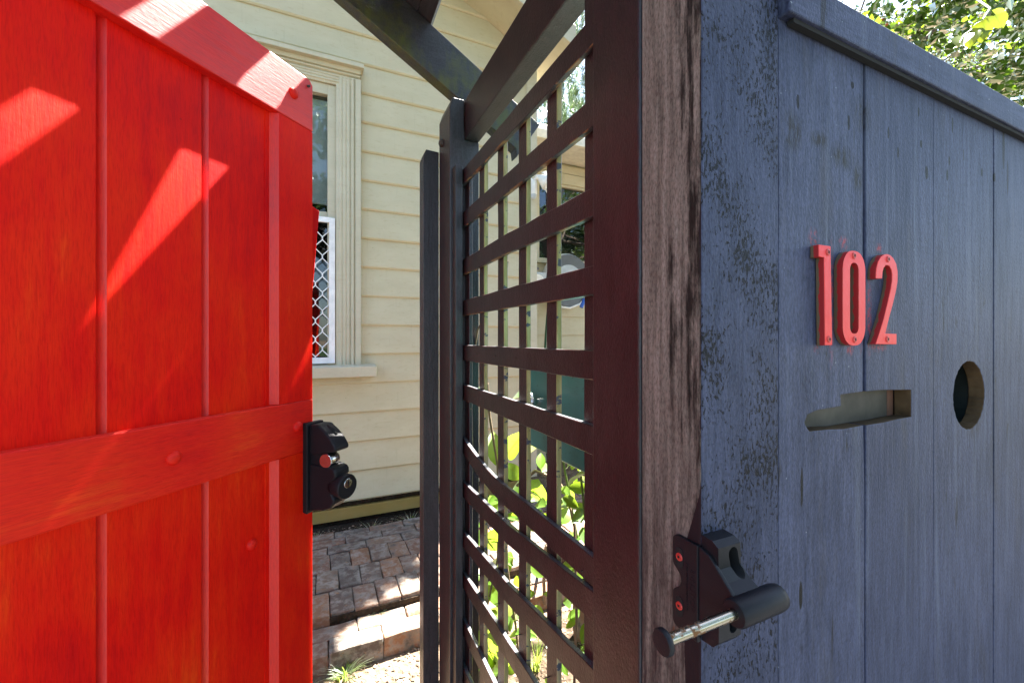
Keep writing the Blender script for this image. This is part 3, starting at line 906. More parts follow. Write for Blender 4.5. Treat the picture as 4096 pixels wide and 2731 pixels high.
# house number: three separate numerals
def digit(name, poly, hole_, label, screws):
    xs = [p[0] for p in poly]; org = (min(xs), YF, z(-.01))
    d = thing(name, org, label, 'house number')
    UU = Under(d)
    mb = MB()
    Y0, Y1 = .3036, YF + .0001
    P = [(x, z(v)) for x, v in poly]
    if not hole_:
        mb.prism(P, Y0, Y1, 'y', 'numeral', 'numeral_edge')
        o = UU.part('numeral_body', mb, .0008, 2, weld=True)
    else:
        Q = [(x, z(v)) for x, v in hole_]
        n = len(P)
        for i in range(n):
            j = (i + 1) % n
            a, b, c_, d_ = P[i], P[j], Q[j], Q[i]
            mb.face([(a[0], Y0, a[1]), (d_[0], Y0, d_[1]), (c_[0], Y0, c_[1]), (b[0], Y0, b[1])], 'numeral')
            mb.face([(a[0], Y0, a[1]), (b[0], Y0, b[1]), (b[0], Y1, b[1]), (a[0], Y1, a[1])], 'numeral_edge')
            mb.face([(c_[0], Y0, c_[1]), (d_[0], Y0, d_[1]), (d_[0], Y1, d_[1]), (c_[0], Y1, c_[1])], 'numeral_edge')
        o = UU.part('numeral_body', mb, 0, weld=True)
        bm = bmesh.new(); bm.from_mesh(o.data); bmesh.ops.recalc_face_normals(bm, faces=bm.faces); bm.to_mesh(o.data); bm.free()
    for (x, v) in screws:
        mb = MB(); c_ = (x, Y0 + .0004, z(v))
        mb.lathe([(.0044, 0), (.0042, .0010), (.0030, .0017)], c_, (0, -1, 0), 'screw', 18)
        a = R.uniform(0, 1.5)
        for q in (a, a + math.pi / 2):
            dx, dz = math.cos(q) * .0022, math.sin(q) * .0022; ex, ez = -math.sin(q) * .0006, math.cos(q) * .0006
            yy = Y0 - .00145
            mb.face([(c_[0] - dx - ex, yy, c_[2] - dz - ez), (c_[0] + dx - ex, yy, c_[2] + dz - ez), (c_[0] + dx + ex, yy, c_[2] + dz + ez), (c_[0] - dx + ex, yy, c_[2] - dz + ez)], 'black_hole')
        UU.part('screw', mb)
    return d
digit('house_numeral', [(.5447, .1134), (.5695, .1137), (.5728, -.0077), (.5574, -.008), (.5556, .0986), (.5449, .0986)], None, 'red numeral 1, a straight bar with a small flag, on the fence', [(.5632, .1055), (.5652, -.0005)])
def stadium(cx, cz, rx, half, n=40, ex=1.):
    out = []
    for k in range(n):
        a = 2 * math.pi * k / n
        ca, sa = math.cos(a), math.sin(a)
        out.append((cx + rx * math.copysign(abs(ca) ** .8, ca), cz + half * math.copysign(1, sa) * (1 if abs(sa) > 1e-6 else 0) + rx * 1.05 * math.copysign(abs(sa) ** .95, sa)))
    return out
digit('house_numeral', stadium(.6201, .0518, .0256, .0335), stadium(.6203, .0518, .0098, .0350), 'red numeral 0, a tall narrow ring at the board joint', [(.6190, .1060), (.6205, -.0010)])
two = [(.6707, .080), (.6865, .0808), (.6878, .0900), (.6905, .0955), (.6950, .0990), (.6995, .0998), (.7050, .0985), (.7090, .0950), (.7114, .0895), (.7112, .0800), (.7080, .0690), (.7017, .0532), (.6906, .0280), (.6800, .0090), (.6700, -.0071), (.7232, -.0077), (.7235, .0069), (.6945, .0073), (.7039, .0283), (.7130, .0460), (.7215, .0650), (.7262, .0800), (.7263, .0930), (.7225, .1035), (.7152, .1104), (.7075, .1140), (.6995, .115), (.6910, .1138), (.6830, .1100), (.6760, .1030), (.6720, .0940), (.6708, .0870)]
digit('house_numeral', two, None, 'red numeral 2, curved over a flat foot, on the fence', [(.7005, .1078), (.6985, -.0005)])

# newspaper tube behind the round hole
nt = thing('newspaper_tube', (.977, .345, z(-.093)), 'dark green newspaper pipe behind the round hole in the fence', 'pipe')
mb = MB()
for k in range(36):
    a0, a1 = 2 * math.pi * k / 36, 2 * math.pi * (k + 1) / 36
    P = lambda a, r, y: (.977 + r * math.cos(a), y, z(-.093) + r * math.sin(a))
    for (ra, ya, rb, yb) in ((.064, .3341, .064, .80), (.0605, .80, .0605, .3341), (.0605, .3341, .064, .3341), (.064, .8, .001, .8), (.001, .799, .0605, .799)):
        mb.face([P(a0, ra, ya), P(a1, ra, ya), P(a1, rb, yb), P(a0, rb, yb)], 'pipe_green', True)
Under(nt).part('pipe_wall', mb)

# letterbox behind the slot
lb = thing('letterbox', (.47, .40, 1.04), 'teal metal letterbox with round knob behind the lattice', 'letterbox')
U = Under(lb)
mb = MB(); mb.box(.452, .76, .3935, .900, 1.046, 1.236, 'teal'); U.part('box', mb, .006, 3)
mb = MB(); mb.box(.4495, .4518, .44, .878, 1.056, 1.226, 'teal'); U.part('door', mb, .0008)
mb = MB(); mb.lathe([(.009, 0), (.0075, .006), (.007, .012), (.016, .018), (.0225, .024), (.0235, .030), (.018, .037), (.006, .040)], (.4495, .836, 1.158), (-1, -.12, .05), 'chrome', 28); U.part('knob', mb)
mb = MB(); mb.box(.56, .62, .55, .61, 0, 1.046, 'slate_dark'); U.part('stand_post', mb, .003)

# ------------------------------------------------------------------ pergola over the gateway
perg = thing('gateway_pergola', (.37, 1.13, 0), 'dark slate timber pergola with sloping rafters over the gateway', 'pergola')
P_ = Under(perg)
# far post: notched for the beam
mb = MB()
mb.prism([(.327, 0), (.414, 0), (.414, z(.5632)), (.3718, z(.5632)), (.3702, z(.60)), (.3698, z(.676)), (.336, z(.676)), (.327, z(.648))], 1.131, 1.2455, 'y', 'slate_dark')
recolour(P_.part('post', mb, .003, 2, weld=True), WEST, 'bounce_maroon')
mb = MB(); mb.prism([(.279, 0), (.3268, 0), (.3268, z(.566)), (.288, z(.568)), (.279, z(.545))], 1.2465, 1.298, 'y', 'slate_dark')
recolour(P_.part('side_post', mb, .002, 2, weld=True), WEST, 'bounce_maroon')
mb = MB(); mb.box(.335, .356, 1.102, 1.1303, 0, z(.477), 'slate_dark'); recolour(P_.part('stop_strip', mb, .002), WEST, 'bounce_maroon')
mb = MB(); mb.lathe([(.011, 0), (.011, .008), (.006, .011)], (.3268, 1.205, z(.575)), (-1, 0, 0), 'nail', 6, False); P_.part('bolt', mb)
# beam along the lattice
mb = MB()
mb.plank([(.3925, .43 + i * .08, z(.6195)) for i in range(11)], (.043, 0, 0), (0, 0, .111), {'all': 'slate_beam', '-w': 'bounce_maroon'}, .0005, 3)
P_.part('beam', mb, .003, 2, weld=True)
# rafters: far pair and near pair, meeting at the ridge
RX = -.21
def rafter(y0, y1, mirror=False, tail=True):
    f = (lambda x: 2 * RX - x) if mirror else (lambda x: x)
    pts = [(.677, 1.133 - .6 * .677), (.590, .600), (.586, .9805 - .6 * .586), (RX, .9805 - .6 * RX), (RX, 1.133 - .6 * RX)]
    m_ = MB(); m_.prism([(f(x), z(v)) for x, v in pts], y0, y1, 'y', 'slate_rafter')
    return m_
P_.part('rafter', rafter(1.2505, 1.294), .003, 2, weld=True)
P_.part('rafter', rafter(1.2505, 1.294, True), .003, 2, weld=True)
P_.part('rafter', rafter(.42, .463), .003, 2, weld=True)
P_.part('rafter', rafter(.42, .463, True), .003, 2, weld=True)
# near post top under the near rafter, hinge-side posts
mb = MB(); mb.box(-.92, -.83, 1.131, 1.2455, 0, z(.50), 'slate_dark'); P_.part('post', mb, .003)
# roof battens running front to back, unseen ones spaced to shape the sun patches
def batten(x0, x1, y0=.20, y1=1.36, lift=.002, h=.034, mirror=False):
    f = (lambda x: 2 * RX - x) if mirror else (lambda x: x)
    zt = lambda x: z(1.133 - .6 * x + lift)
    m_ = MB(); m_.prism([(f(x0), zt(x0)), (f(x1), zt(x1)), (f(x1) + (.017 if not mirror else -.017), zt(x1) + h), (f(x0) + (.017 if not mirror else -.017), zt(x0) + h)], y0, y1, 'y', 'slate_beam')
    P_.part('batten', m_, .002, 2, weld=True)
batten(.265, .304)
batten(.172, .2642, y1=1.30)
batten(.050, .122)
def shade_board(x0, x1, ya, yb):
    # short board added above the battens, skewed end shapes the gate's sun patch
    zt = lambda x: z(1.133 - .6 * x + .040)
    m_ = MB()
    lo = [(x0, .20), (x1, .20), (x1, ya), (x0, yb)]
    v = [(x, y, zt(x)) for x, y in lo] + [(x + .008, y, zt(x) + .016) for x, y in lo]
    m_.add(v, [(3, 2, 1, 0), (4, 5, 6, 7), (0, 1, 5, 4), (1, 2, 6, 5), (2, 3, 7, 6), (3, 0, 4, 7)], 'slate_beam')
    P_.part('added_shade_board', m_, .001, 2, weld=True)
shade_board(.108, .200, 1.150, 1.158)
batten(-.085, .024); batten(-.205, -.088)
for x0, x1 in ((.6, .68), (.5, .59), (.4, .49), (.3, .39), (.2, .29), (.1, .19), (0, .09), (-.1, -.01), (-.2, -.105)): batten(x0, x1, mirror=True)

# ------------------------------------------------------------------ lattice screen
lat = thing('lattice_screen', (.37, .82, 0), 'dark timber lattice screen with crooked level slats beside the gateway', 'lattice')
L_ = Under(lat)
sm = {'all': 'slate_slat', '+t': 'bounce_maroon', '-w': 'slate_worn', 'end': 'slate_worn', '+w': 'slat_top'}
slats = [ # top heights at the far end, middle, near end
    (.471, .471, .471), (.352, .3525, .352), (.2205, .224, .2205), (.1066, .108, .1066), (-.017, -.017, -.017), (-.1266, -.1266, -.1266),
    (-.273, -.317, -.321), (-.400, -.392, -.366), (-.535, -.518, -.479), (-.650, -.645, -.630), (-.783, -.789, -.792), (-.907, -.905, -.90), (-1.03, -1.02, -1.01)]
for i, (a, b, c_) in enumerate(slats):
    pts = []
    n = 14
    for k in range(n + 1):
        q = k / n
        if i == 6:
            zz = -.318 + .046 * max(0, 1 - q / .42) ** 1.5
        else:
            zz = a * (1 - q) * (1 - 2 * q) + 4 * b * q * (1 - q) + c_ * q * (2 * q - 1) if False else (a + (b - a) * 2 * q if q < .5 else b + (c_ - b) * 2 * (q - .5))
        pts.append((.365 + (.004 * math.sin(i * 2.1 + q * 3) if i > 5 else 0) * .4, 1.130 - (1.130 - .49) * q, z(zz - .0215)))
    mb = MB(); mb.plank(pts, (0, 0, .0425), (-.0100, 0, 0), sm, .0007, 40 + i)
    L_.part('slat', mb, .0012, 1, weld=True)
um = {'all': 'slate_upright', '-w': 'mossy', '+t': 'bounce_maroon', 'end': 'mossy'}
for i, yl in enumerate((.5433, .660, .777, .887, 1.0126, 1.1270)):
    ztop = (1.90, .447, .452, .470, .476, .47)[i]
    zt = z(ztop) if i else z(.62)
    lean = R.uniform(-.003, .003)
    n = 16
    pts = [(.3755, yl - .0185 + lean * k / n + R.uniform(-.0005, .0005), .02 + (zt - .02) * k / n) for k in range(n + 1)]
    mb = MB(); mb.plank(pts, (0, .036, 0), (-.0103, 0, 0), um if i < 5 else {'all': 'slate_upright', '+t': 'bounce_maroon'}, .0008, 70 + i)
    up = L_.part('upright', mb, .0012, 1, weld=True)
    mb = MB()
    for zz in (-.352, -.365, -.04, -.60):
        mb.tube([(.371, yl - .012, z(zz)), (.357, yl - .013, z(zz) + .002)], [.0012, .0008], 'nail', 6)
    L_.part('nail', mb, under=up)

# ------------------------------------------------------------------ gate (local frame: x along the leaf from the hinge, -y towards the path, z up)
GW = 1.05
GA = math.radians(90 - 44.3)
gx, gy = math.cos(GA), math.sin(GA)
E0 = Vector((-.01742, 1.1078, 0))
HX = E0 - Vector((gx, gy, 0)) * GW
gate = thing('garden_gate', (HX.x, HX.y, 0), 'open bright red timber gate with black lockable latch', 'gate', rz=GA)
G = Under(gate, True)
G.off = (0, 0, 0)
def gq(q): return GW - q
ZB, ZT = z(-1.15), z(.613)
BD = .0195       # how far the boards sit behind the frame face
joints = [.0935, .2404, .3944, .55, .71, .87, .96]
for k in range(len(joints) - 1):
    q0, q1 = joints[k] - .028 * (k == 0), joints[k + 1]
    if k == 0: q0 = .06
    g_ = .0095 if k > 0 else 0
    xa, xb = gq(q1) , gq(q0 + (g_ if k > 0 else 0))
    # groove cut into the board's near edge: rebate on the hinge side of each joint
    mb = MB()
    # each board: chamfered hinge-side edge, a tongue under the next chamfer
    poly = [(xa, BD + .0135), (xa + .0098, BD), (xb + .0066, BD), (xb + .0066, BD + .0155), (xb + .0095, BD + .0155), (xb + .0095, BD + .024), (xa, BD + .024)] if k > 0 else [(xa, BD + .0135), (xa + .0098, BD), (xb, BD), (xb, BD + .024), (xa, BD + .024)]
    mb.prism(poly, ZB + .05, z(.60), 'z', 'red_v')
    recolour(G.part('board', mb, .0010, 2, weld=True), lambda n_: n_.x < -.5 and n_.y < -.3, 'red_sheen')
# narrow cover board beside the lock stile
mb = MB(); mb.prism([(gq(.1125), BD - .002), (gq(.09), BD - .002), (gq(.09), BD + .001), (gq(.1125), BD + .001)], ZB + .05, z(.50), 'z', 'red_v'); G.part('bead', mb, .001)
mb = MB(); mb.prism([(gq(.1040), .0195), (gq(.0935), 0), (gq(0), 0), (gq(0), .0195)], z(-.1440), z(.4930), 'z', 'red_v'); recolour(G.part('stile', mb, .0014), lambda n_: n_.x < -.5 and n_.y < -.3, 'red_sheen')
mb = MB(); mb.prism([(gq(.1040), .0195), (gq(.0935), 0), (gq(0), 0), (gq(0), .0195)], ZB, z(-.2630), 'z', 'red_v'); recolour(G.part('stile', mb, .0014), lambda n_: n_.x < -.5 and n_.y < -.3, 'red_sheen')
mb = MB(); mb.box(gq(1.05), gq(.957), 0, .0195, ZB, z(.4930), 'red_v'); G.part('stile', mb, .0022)
mb = MB(); mb.box(gq(.956), gq(.0), -.0012, .0190, z(-.2626), z(-.1444), 'red_h'); recolour(G.part('mid_rail', mb, .0025), lambda n_: n_.z > .8, 'red_sheen')
mb = MB(); mb.box(gq(.956), gq(.094), -.0008, .0190, z(-1.15), z(-1.03), 'red_h'); G.part('bottom_rail', mb, .0022)
mb = MB(); mb.prism([(gq(1.05), z(.4934)), (gq(0), z(.4934)), (gq(0), z(.603)), (gq(.010), z(.613)), (gq(1.05), z(.613))], -.0012, .045, 'y', 'red_cap'); G.part('cap_rail', mb, .0025, 2, weld=True)
# backing strip that stops the gate, its edge shows past the lock stile
mb = MB(); mb.prism([(gq(.06), z(-.9)), (gq(-.020), z(-.9)), (gq(-.030), z(-.15)), (gq(-.070), z(.330)), (gq(-.03), z(.35)), (gq(.06), z(.36))], .046, .066, 'y', 'red_v')
mb.v = [(a_, b_ + max(0., gq(-.075) - a_) * .30, c_) for a_, b_, c_ in mb.v]
G.part('stop_board', mb, .0015, 2, weld=True)
for (q, zz, r) in ((.0565, .5553, .0125), (.303, -.2039, .0125), (.045, -.201, .0120), (.1425, -.4283, .0115)):
    yb = -.0008 if q != .1425 else BD
    mb = MB(); mb.lathe([(r, 0), (r * .96, .0022), (r * .78, .0052), (r * .45, .0074), (r * .1, .0082)], (gq(q), yb, z(zz)), (0, -1, 0), 'red_h', 26); G.part('bolt_head', mb)
mb = MB(); mb.lathe([(.0028, 0), (.0028, .006), (.001, .0065)], (gq(.0157), -.001, z(.594)), (0, -1, 0), 'nail', 12); G.part('nail', mb)

# latch on the lock stile
latch = bpy.data.objects.new('latch', None); COL.objects.link(latch); latch.parent = gate
def Lt(name, mb, bevel=0., seg=2): return G.part(name, mb, bevel, seg, under=latch, weld=True)
qa, qb = .030, -.022
mb = MB(); mb.prism([(0.0, z(-.404)), (-.012, z(-.407)), (-.014, z(-.398)), (-.014, z(-.206)), (-.012, z(-.197)), (0.0, z(-.196))], gq(qa), gq(qb), 'x', 'black_plastic'); Lt('mounting_plate', mb, .002)
hood = [(-.012, -.200), (-.040, -.199), (-.046, -.204), (-.062, -.215), (-.078, -.230), (-.089, -.246), (-.0915, -.2555), (-.086, -.2575), (-.066, -.262), (-.048, -.266), (-.042, -.272), (-.012, -.270)]
mb = MB(); mb.prism([(y, z(v)) for y, v in hood], gq(.0235), gq(-.022), 'x', 'black_plastic'); Lt('hood', mb, .006, 4)
mb = MB(); mb.tube([(gq(.0), -.044, z(-.2045)), (gq(.0), -.058, z(-.2135)), (gq(.0), -.070, z(-.2235))], [.0035, .006, .004], 'black_hole', 12); Lt('finger_recess', mb)
body = [(-.012, -.290), (-.050, -.292), (-.066, -.2905), (-.086, -.296), (-.091, -.303), (-.0915, -.313), (-.080, -.330), (-.080, -.355), (-.088, -.366), (-.085, -.376), (-.074, -.388), (-.052, -.396), (-.030, -.3985), (-.012, -.402)]
mb = MB(); mb.prism([(y, z(v)) for y, v in body], gq(.0245), gq(-.022), 'x', 'black_plastic'); Lt('body', mb, .006, 4)
mb = MB(); mb.box(gq(.020), gq(-.02), -.045, -.012, z(-.294), z(-.266), 'black_plastic'); Lt('throat', mb, .003)
mb = MB(); mb.lathe([(.0155, 0), (.0165, .003), (.0165, .030), (.0150, .033)], (gq(-.008), -.058, z(-.2795)), (-1, -.12, 0), 'steel', 28); Lt('catch_roller', mb)
ax = Vector((-.10, -1, -.05)).normalized()
mb = MB(); mb.lathe([(.026, 0), (.0275, .010), (.0285, .032), (.0262, .036)], (gq(.0), -.072, z(-.338)), ax, 'black_plastic', 32); Lt('key_knob', mb, 0)
kc = Vector((gq(.0), -.072, z(-.338))) + ax * .0362 + Vector((0, 0, .0085))
mb = MB(); mb.lathe([(.0112, -.001), (.0112, .0006), (.0104, .0011)], kc, ax, 'chrome', 26); Lt('key_cylinder', mb)
mb = MB(); mb.lathe([(.0026, .0), (.0026, .0016)], kc + Vector((0, 0, .003)), ax, 'black_hole', 12); mb.box(kc.x - .0011, kc.x + .0011, kc.y - .0020, kc.y, kc.z - .0055, kc.z + .001, 'black_hole'); Lt('keyhole', mb)

# ------------------------------------------------------------------ strike bracket on the corner post
br = thing('latch_strike', (.36, .3134, z(-.31)), 'black plastic latch strike with steel pin on the corner post', 'bracket')
U = Under(br)
pl = []
def arc(cx, cy, r, a0, a1, n=7): return [(cx + r * math.cos(math.radians(a0 + (a1 - a0) * k / n)), cy + r * math.sin(math.radians(a0 + (a1 - a0) * k / n))) for k in range(n + 1)]
pl = [(.3136, z(-.315)), (.3136, z(-.2145))] + arc(.3405, z(-.2215), .007, 90, 0) + arc(.3405, z(-.2440), .007, 0, -50) + arc(.346, z(-.2620), .0105, 130, 230) + arc(.3405, z(-.2800), .007, 50, 0) + arc(.3405, z(-.3080), .007, 0, -90)
mb = MB(); mb.prism(pl, .3548, .3598, 'x', 'black_plastic'); U.part('mounting_plate', mb, .001, 2, weld=True)
for zz in (-.2375, -.2905):
    mb = MB(); mb.prism(arc(.3372, z(zz) + .006, .0050, 0, 180) + arc(.3372, z(zz) - .006, .0050, 180, 360), .3543, .3546, 'x', 'black_hole'); sl = U.part('slot', mb)
    mb = MB(); mb.lathe([(.0043, 0), (.0041, .0012), (.0026, .0014)], (.3545, .3372, z(zz) + .001), (-1, 0, 0), 'screw', 20)
    mb.box(.3527, .3532, .3360, .3384, z(zz), z(zz) + .0024, 'black_hole'); U.part('screw', mb)
# block wrapped round the front: upper, web and lower lugs as one casting
prof = [(.3132, z(-.2035)), (.3000, z(-.2045)), (.2930, z(-.2090)), (.2925, z(-.2300)), (.2840, z(-.2390)), (.2735, z(-.2445)), (.2600, z(-.2480)), (.2560, z(-.2560)), (.2600, z(-.2640)), (.2700, z(-.2685)), (.2925, z(-.2720)), (.2925, z(-.3030)), (.2990, z(-.3110)), (.3132, z(-.3125))]
mb = MB(); mb.prism(prof, .3602, .3925, 'x', 'black_plastic')
blk = U.part('body', mb, weld=True)
def capsule(x0, z0, x1, z1, r, y0, y1):
    d = Vector((x1 - x0, z1 - z0)).normalized(); a = math.degrees(math.atan2(d.y, d.x))
    m_ = MB(); m_.prism(arc(x1, z1, r, a - 90, a + 90, 10) + arc(x0, z0, r, a + 90, a + 270, 10), y0, y1, 'y', 'black_hole')
    return m_.build('cutter', weld=True)
k1 = capsule(.3815, z(-.2180), .3845, z(-.2330), .0066, .25, .3065)
k2 = capsule(.3810, z(-.2860), .3815, z(-.2930), .0056, .25, .3065)
bpy.context.view_layer.update()
cut(blk, [k1, k2])
for c_ in (k1, k2):
    me = c_.data; bpy.data.objects.remove(c_); bpy.data.meshes.remove(me)
bv = blk.modifiers.new('bevel', 'BEVEL'); bv.width = .0024; bv.segments = 3; bv.limit_method = 'ANGLE'; bv.angle_limit = math.radians(35)
mb = MB(); mb.prism([(.3132, z(-.215)), (.3000, z(-.2190)), (.2700, z(-.2480)), (.2700, z(-.266)), (.3132, z(-.300))], .3560, .3603, 'x', 'black_plastic'); U.part('gusset', mb, .001, weld=True)
mb = MB(); mb.lathe([(.0115, 0), (.0128, .002), (.0128, .058), (.0118, .064), (.0085, .066)], (.3500, .268, z(-.2560)), (1, 0, 0), 'black_plastic', 30); U.part('barrel', mb)
mb = MB(); mb.lathe([(.0049, 0), (.0049, .090)], (.3520, .268, z(-.2560)), (-1, 0, 0), 'zinc', 24); U.part('pin', mb)
mb = MB(); mb.lathe([(.0090, 0), (.0106, .001), (.0106, .0045), (.0098, .0058)], (.2665, .268, z(-.2560)), (-1, 0, 0), 'black_plastic', 28); U.part('pin_cap', mb)
def relief(txt, size, y, zc):
    cu = bpy.data.curves.new('lettering', 'FONT'); cu.body = txt; cu.size = size; cu.extrude = .0002; cu.align_x = 'CENTER'; cu.align_y = 'CENTER'
    tmp = bpy.data.objects.new('tmp', cu); COL.objects.link(tmp)
    bpy.context.view_layer.update()
    me = bpy.data.meshes.new_from_object(tmp.evaluated_get(bpy.context.evaluated_depsgraph_get()))
    bpy.data.objects.remove(tmp); bpy.data.curves.remove(cu)
    me.materials.append(M['black_plastic'])
    o = bpy.data.objects.new('embossed_lettering', me); COL.objects.link(o); o.parent = br
    # reads down the plate, facing the gateway
    o.matrix_local = Matrix.Translation(Vector((.3546, y, zc)) - Vector(br.location)) @ Matrix(((0, 0, -1, 0), (0, 1, 0, 0), (-1, 0, 0, 0), (0, 0, 0, 1)))
relief('SAFETECH', .0095, .3200, z(-.264))
relief('www.safetechhardware.com', .0044, .3275, z(-.264))

# ------------------------------------------------------------------ plants
def leaf_mesh(name, mat, w=.5, fold=.10, droop=.12, n=7):
    """pointed oval blade along +x, unit length, folded along the midrib"""
    mb = MB(); vs = []; fs = []
    for i in range(n + 1):
        q = i / n
        hw = w * .5 * (math.sin(math.pi * q ** .85) ** .8) * (1 if q < 1 else 0)
        zc = -droop * q * q
        vs += [(q, -hw, zc + fold * hw), (q, 0, zc), (q, hw, zc + fold * hw)]
    for i in range(n):
        a = i * 3
        fs += [(a, a + 3, a + 4, a + 1), (a + 1, a + 4, a + 5, a + 2)]
    mb.add(vs, fs, mat, True)
    return mb.mesh(name)
LEAFS = {}
def place_leaf(parent, mat, p, q, wr, tilt, off, fold=.25):
    p, q = Vector(p), Vector(q)
    key = (mat, round(wr * 8) / 8, R.randrange(3))
    if key not in LEAFS: LEAFS[key] = leaf_mesh('leaf', mat, key[1], (.35, .15, .5)[key[2]], (.10, .28, .18)[key[2]])
    ax = q - p; L = ax.length; ax.normalize()
    toc = (Vector((0, 0, CZ)) - p); toc.z *= .3; toc.normalize()
    n = (toc * (1 - tilt) + Vector((0, 0, 1)) * tilt)
    n = (n - ax * n.dot(ax)).normalized()
    y_ = n.cross(ax)
    m4 = Matrix((ax, y_, n)).transposed().to_4x4()
    o = bpy.data.objects.new('leaf', LEAFS[key]); COL.objects.link(o); o.parent = parent
    o.matrix_local = Matrix.Translation(p - Vector(off)) @ m4 @ Matrix.Scale(L, 4)
    return o
VINE = [
    ((0.52, 1.264, -0.414), (0.545, 1.355, -0.302), 0.42, 0.25),
    ((0.56, 1.267, -0.388), (0.539, 1.128, -0.289), 0.36, 0.30),
    ((0.6, 1.258, -0.471), (0.57, 1.29, -0.417), 0.75, 0.20),
    ((0.6, 1.118, -0.424), (0.627, 1.23, -0.532), 0.62, 0.20),
    ((0.66, 1.215, -0.43), (0.683, 1.254, -0.385), 0.55, 0.30),
    ((0.62, 1.107, -0.327), (0.649, 1.289, -0.364), 0.50, 0.92),
    ((0.58, 1.035, -0.474), (0.576, 1.127, -0.501), 0.50, 0.50),
    ((0.66, 1.174, -0.532), (0.687, 1.281, -0.53), 0.60, 0.40),
    ((0.55, 0.9, -0.397), (0.576, 0.866, -0.412), 0.62, 0.35),
    ((0.56, 0.807, -0.311), (0.543, 0.869, -0.345), 0.55, 0.80),
    ((0.66, 1.086, -0.346), (0.675, 1.039, -0.34), 0.50, 0.70),
    ((0.62, 1.015, -0.311), (0.64, 0.923, -0.295), 0.45, 0.93),
    ((0.62, 1.297, -0.536), (0.63, 1.428, -0.537), 0.60, 0.20),
    ((0.56, 1.338, -0.601), (0.561, 1.429, -0.567), 0.50, 0.20),
    ((0.5, 1.194, -0.583), (0.487, 1.247, -0.707), 0.55, 0.15),
    ((0.46, 1.247, -0.654), (0.451, 1.398, -0.675), 0.50, 0.30),
    ((0.47, 1.274, -1.014), (0.454, 1.087, -0.836), 0.65, 0.20),
    ((0.5, 1.219, -0.967), (0.474, 1.196, -1.015), 0.60, 0.85),
    ((0.58, 1.21, -0.898), (0.585, 1.326, -0.977), 0.60, 0.60),
    ((0.58, 1.21, -0.948), (0.567, 1.285, -0.977), 0.50, 0.60),
    ((0.55, 1.525, -0.914), (0.569, 1.669, -0.942), 0.60, 0.80),
    ((0.56, 1.346, -0.958), (0.533, 1.349, -0.942), 0.60, 0.40),
    ((0.64, 1.422, -0.987), (0.664, 1.653, -1.165), 0.50, 0.85),
    ((0.44, 1.197, -0.169), (0.452, 1.398, -0.175), 0.45, 0.60),
    ((0.6, 1.252, -0.193), (0.625, 1.42, -0.227), 0.45, 0.40),
    ((0.54, 1.281, -0.719), (0.564, 1.384, -0.809), 0.60, 0.50),
    ((0.6, 1.35, -0.793), (0.624, 1.343, -0.802), 0.60, 0.70),
    ((0.58, 1.505, -0.942), (0.585, 1.43, -0.925), 0.55, 0.50),
    ((0.62, 0.892, -0.723), (0.591, 0.873, -0.759), 0.45, 0.30),
    ((0.72, 1.405, -1.018), (0.735, 1.337, -0.99), 0.50, 0.80),
    ((0.62, 0.916, -0.491), (0.6, 0.848, -0.499), 0.50, 0.40),
    ((0.8, 1.291, -0.704), (0.788, 1.201, -0.677), 0.50, 0.80),
    ((0.6, 1.275, -0.797), (0.61, 1.272, -0.846), 0.60, 0.30),
    ((0.6, 1.359, -1.169), (0.602, 1.294, -1.117), 0.50, 0.50),
    ((0.55, 1.407, -1.21), (0.545, 1.301, -1.117), 0.50, 0.50),
    ((0.7, 1.26, -1.169), (0.726, 1.264, -1.203), 0.60, 0.50),
    ((0.788, 1.214, -0.522), (0.794, 1.268, -0.567), 0.46, 0.21),
    ((0.741, 1.01, -0.38), (0.732, 0.992, -0.408), 0.62, 0.53),
    ((0.757, 1.074, -0.373), (0.742, 1.093, -0.35), 0.60, 0.67),
    ((0.609, 0.975, -0.462), (0.631, 1.048, -0.479), 0.62, 0.53),
    ((0.719, 1.003, -0.519), (0.717, 1.014, -0.49), 0.61, 0.51),
    ((0.665, 0.889, -0.465), (0.682, 0.885, -0.478), 0.64, 0.51),
    ((0.705, 1.003, -0.383), (0.696, 1.035, -0.39), 0.57, 0.61),
    ((0.897, 1.207, -0.575), (0.879, 1.127, -0.527), 0.58, 0.31),
    ((0.814, 1.105, -0.598), (0.816, 1.066, -0.565), 0.49, 0.78),
    ((0.897, 1.289, -0.486), (0.916, 1.252, -0.494), 0.47, 0.76),
    ((0.862, 1.281, -0.44), (0.842, 1.27, -0.473), 0.46, 0.63),
    ((0.894, 1.436, -0.667), (0.912, 1.508, -0.738), 0.55, 0.90),
    ((0.659, 1.001, -0.326), (0.684, 1.071, -0.333), 0.53, 0.63),
    ((0.888, 1.392, -0.439), (0.906, 1.379, -0.413), 0.63, 0.46),
    ((0.768, 1.129, -0.484), (0.787, 1.195, -0.482), 0.57, 0.86),
    ((0.69, 1.006, -0.412), (0.661, 0.97, -0.374), 0.65, 0.56),
    ((0.606, 0.876, -0.275), (0.614, 0.925, -0.301), 0.57, 0.64),
    ((0.706, 1.13, -0.502), (0.728, 1.229, -0.548), 0.59, 0.72),
    ((0.675, 1.09, -0.346), (0.648, 1.076, -0.308), 0.54, 0.61),
    ((0.779, 1.179, -0.461), (0.765, 1.179, -0.486), 0.51, 0.46),
    ((0.693, 0.957, -0.307), (0.679, 0.983, -0.3), 0.49, 0.76),
    ((0.631, 0.972, -0.339), (0.632, 1.024, -0.365), 0.51, 0.43),
    ((0.701, 0.956, -0.4), (0.696, 0.928, -0.373), 0.58, 0.82),
    ((0.657, 0.969, -0.35), (0.656, 0.933, -0.358), 0.61, 0.79),
    ((0.842, 1.312, -0.484), (0.859, 1.314, -0.451), 0.52, 0.29),
    ((0.725, 1.105, -0.538), (0.695, 1.065, -0.544), 0.53, 0.49),
]

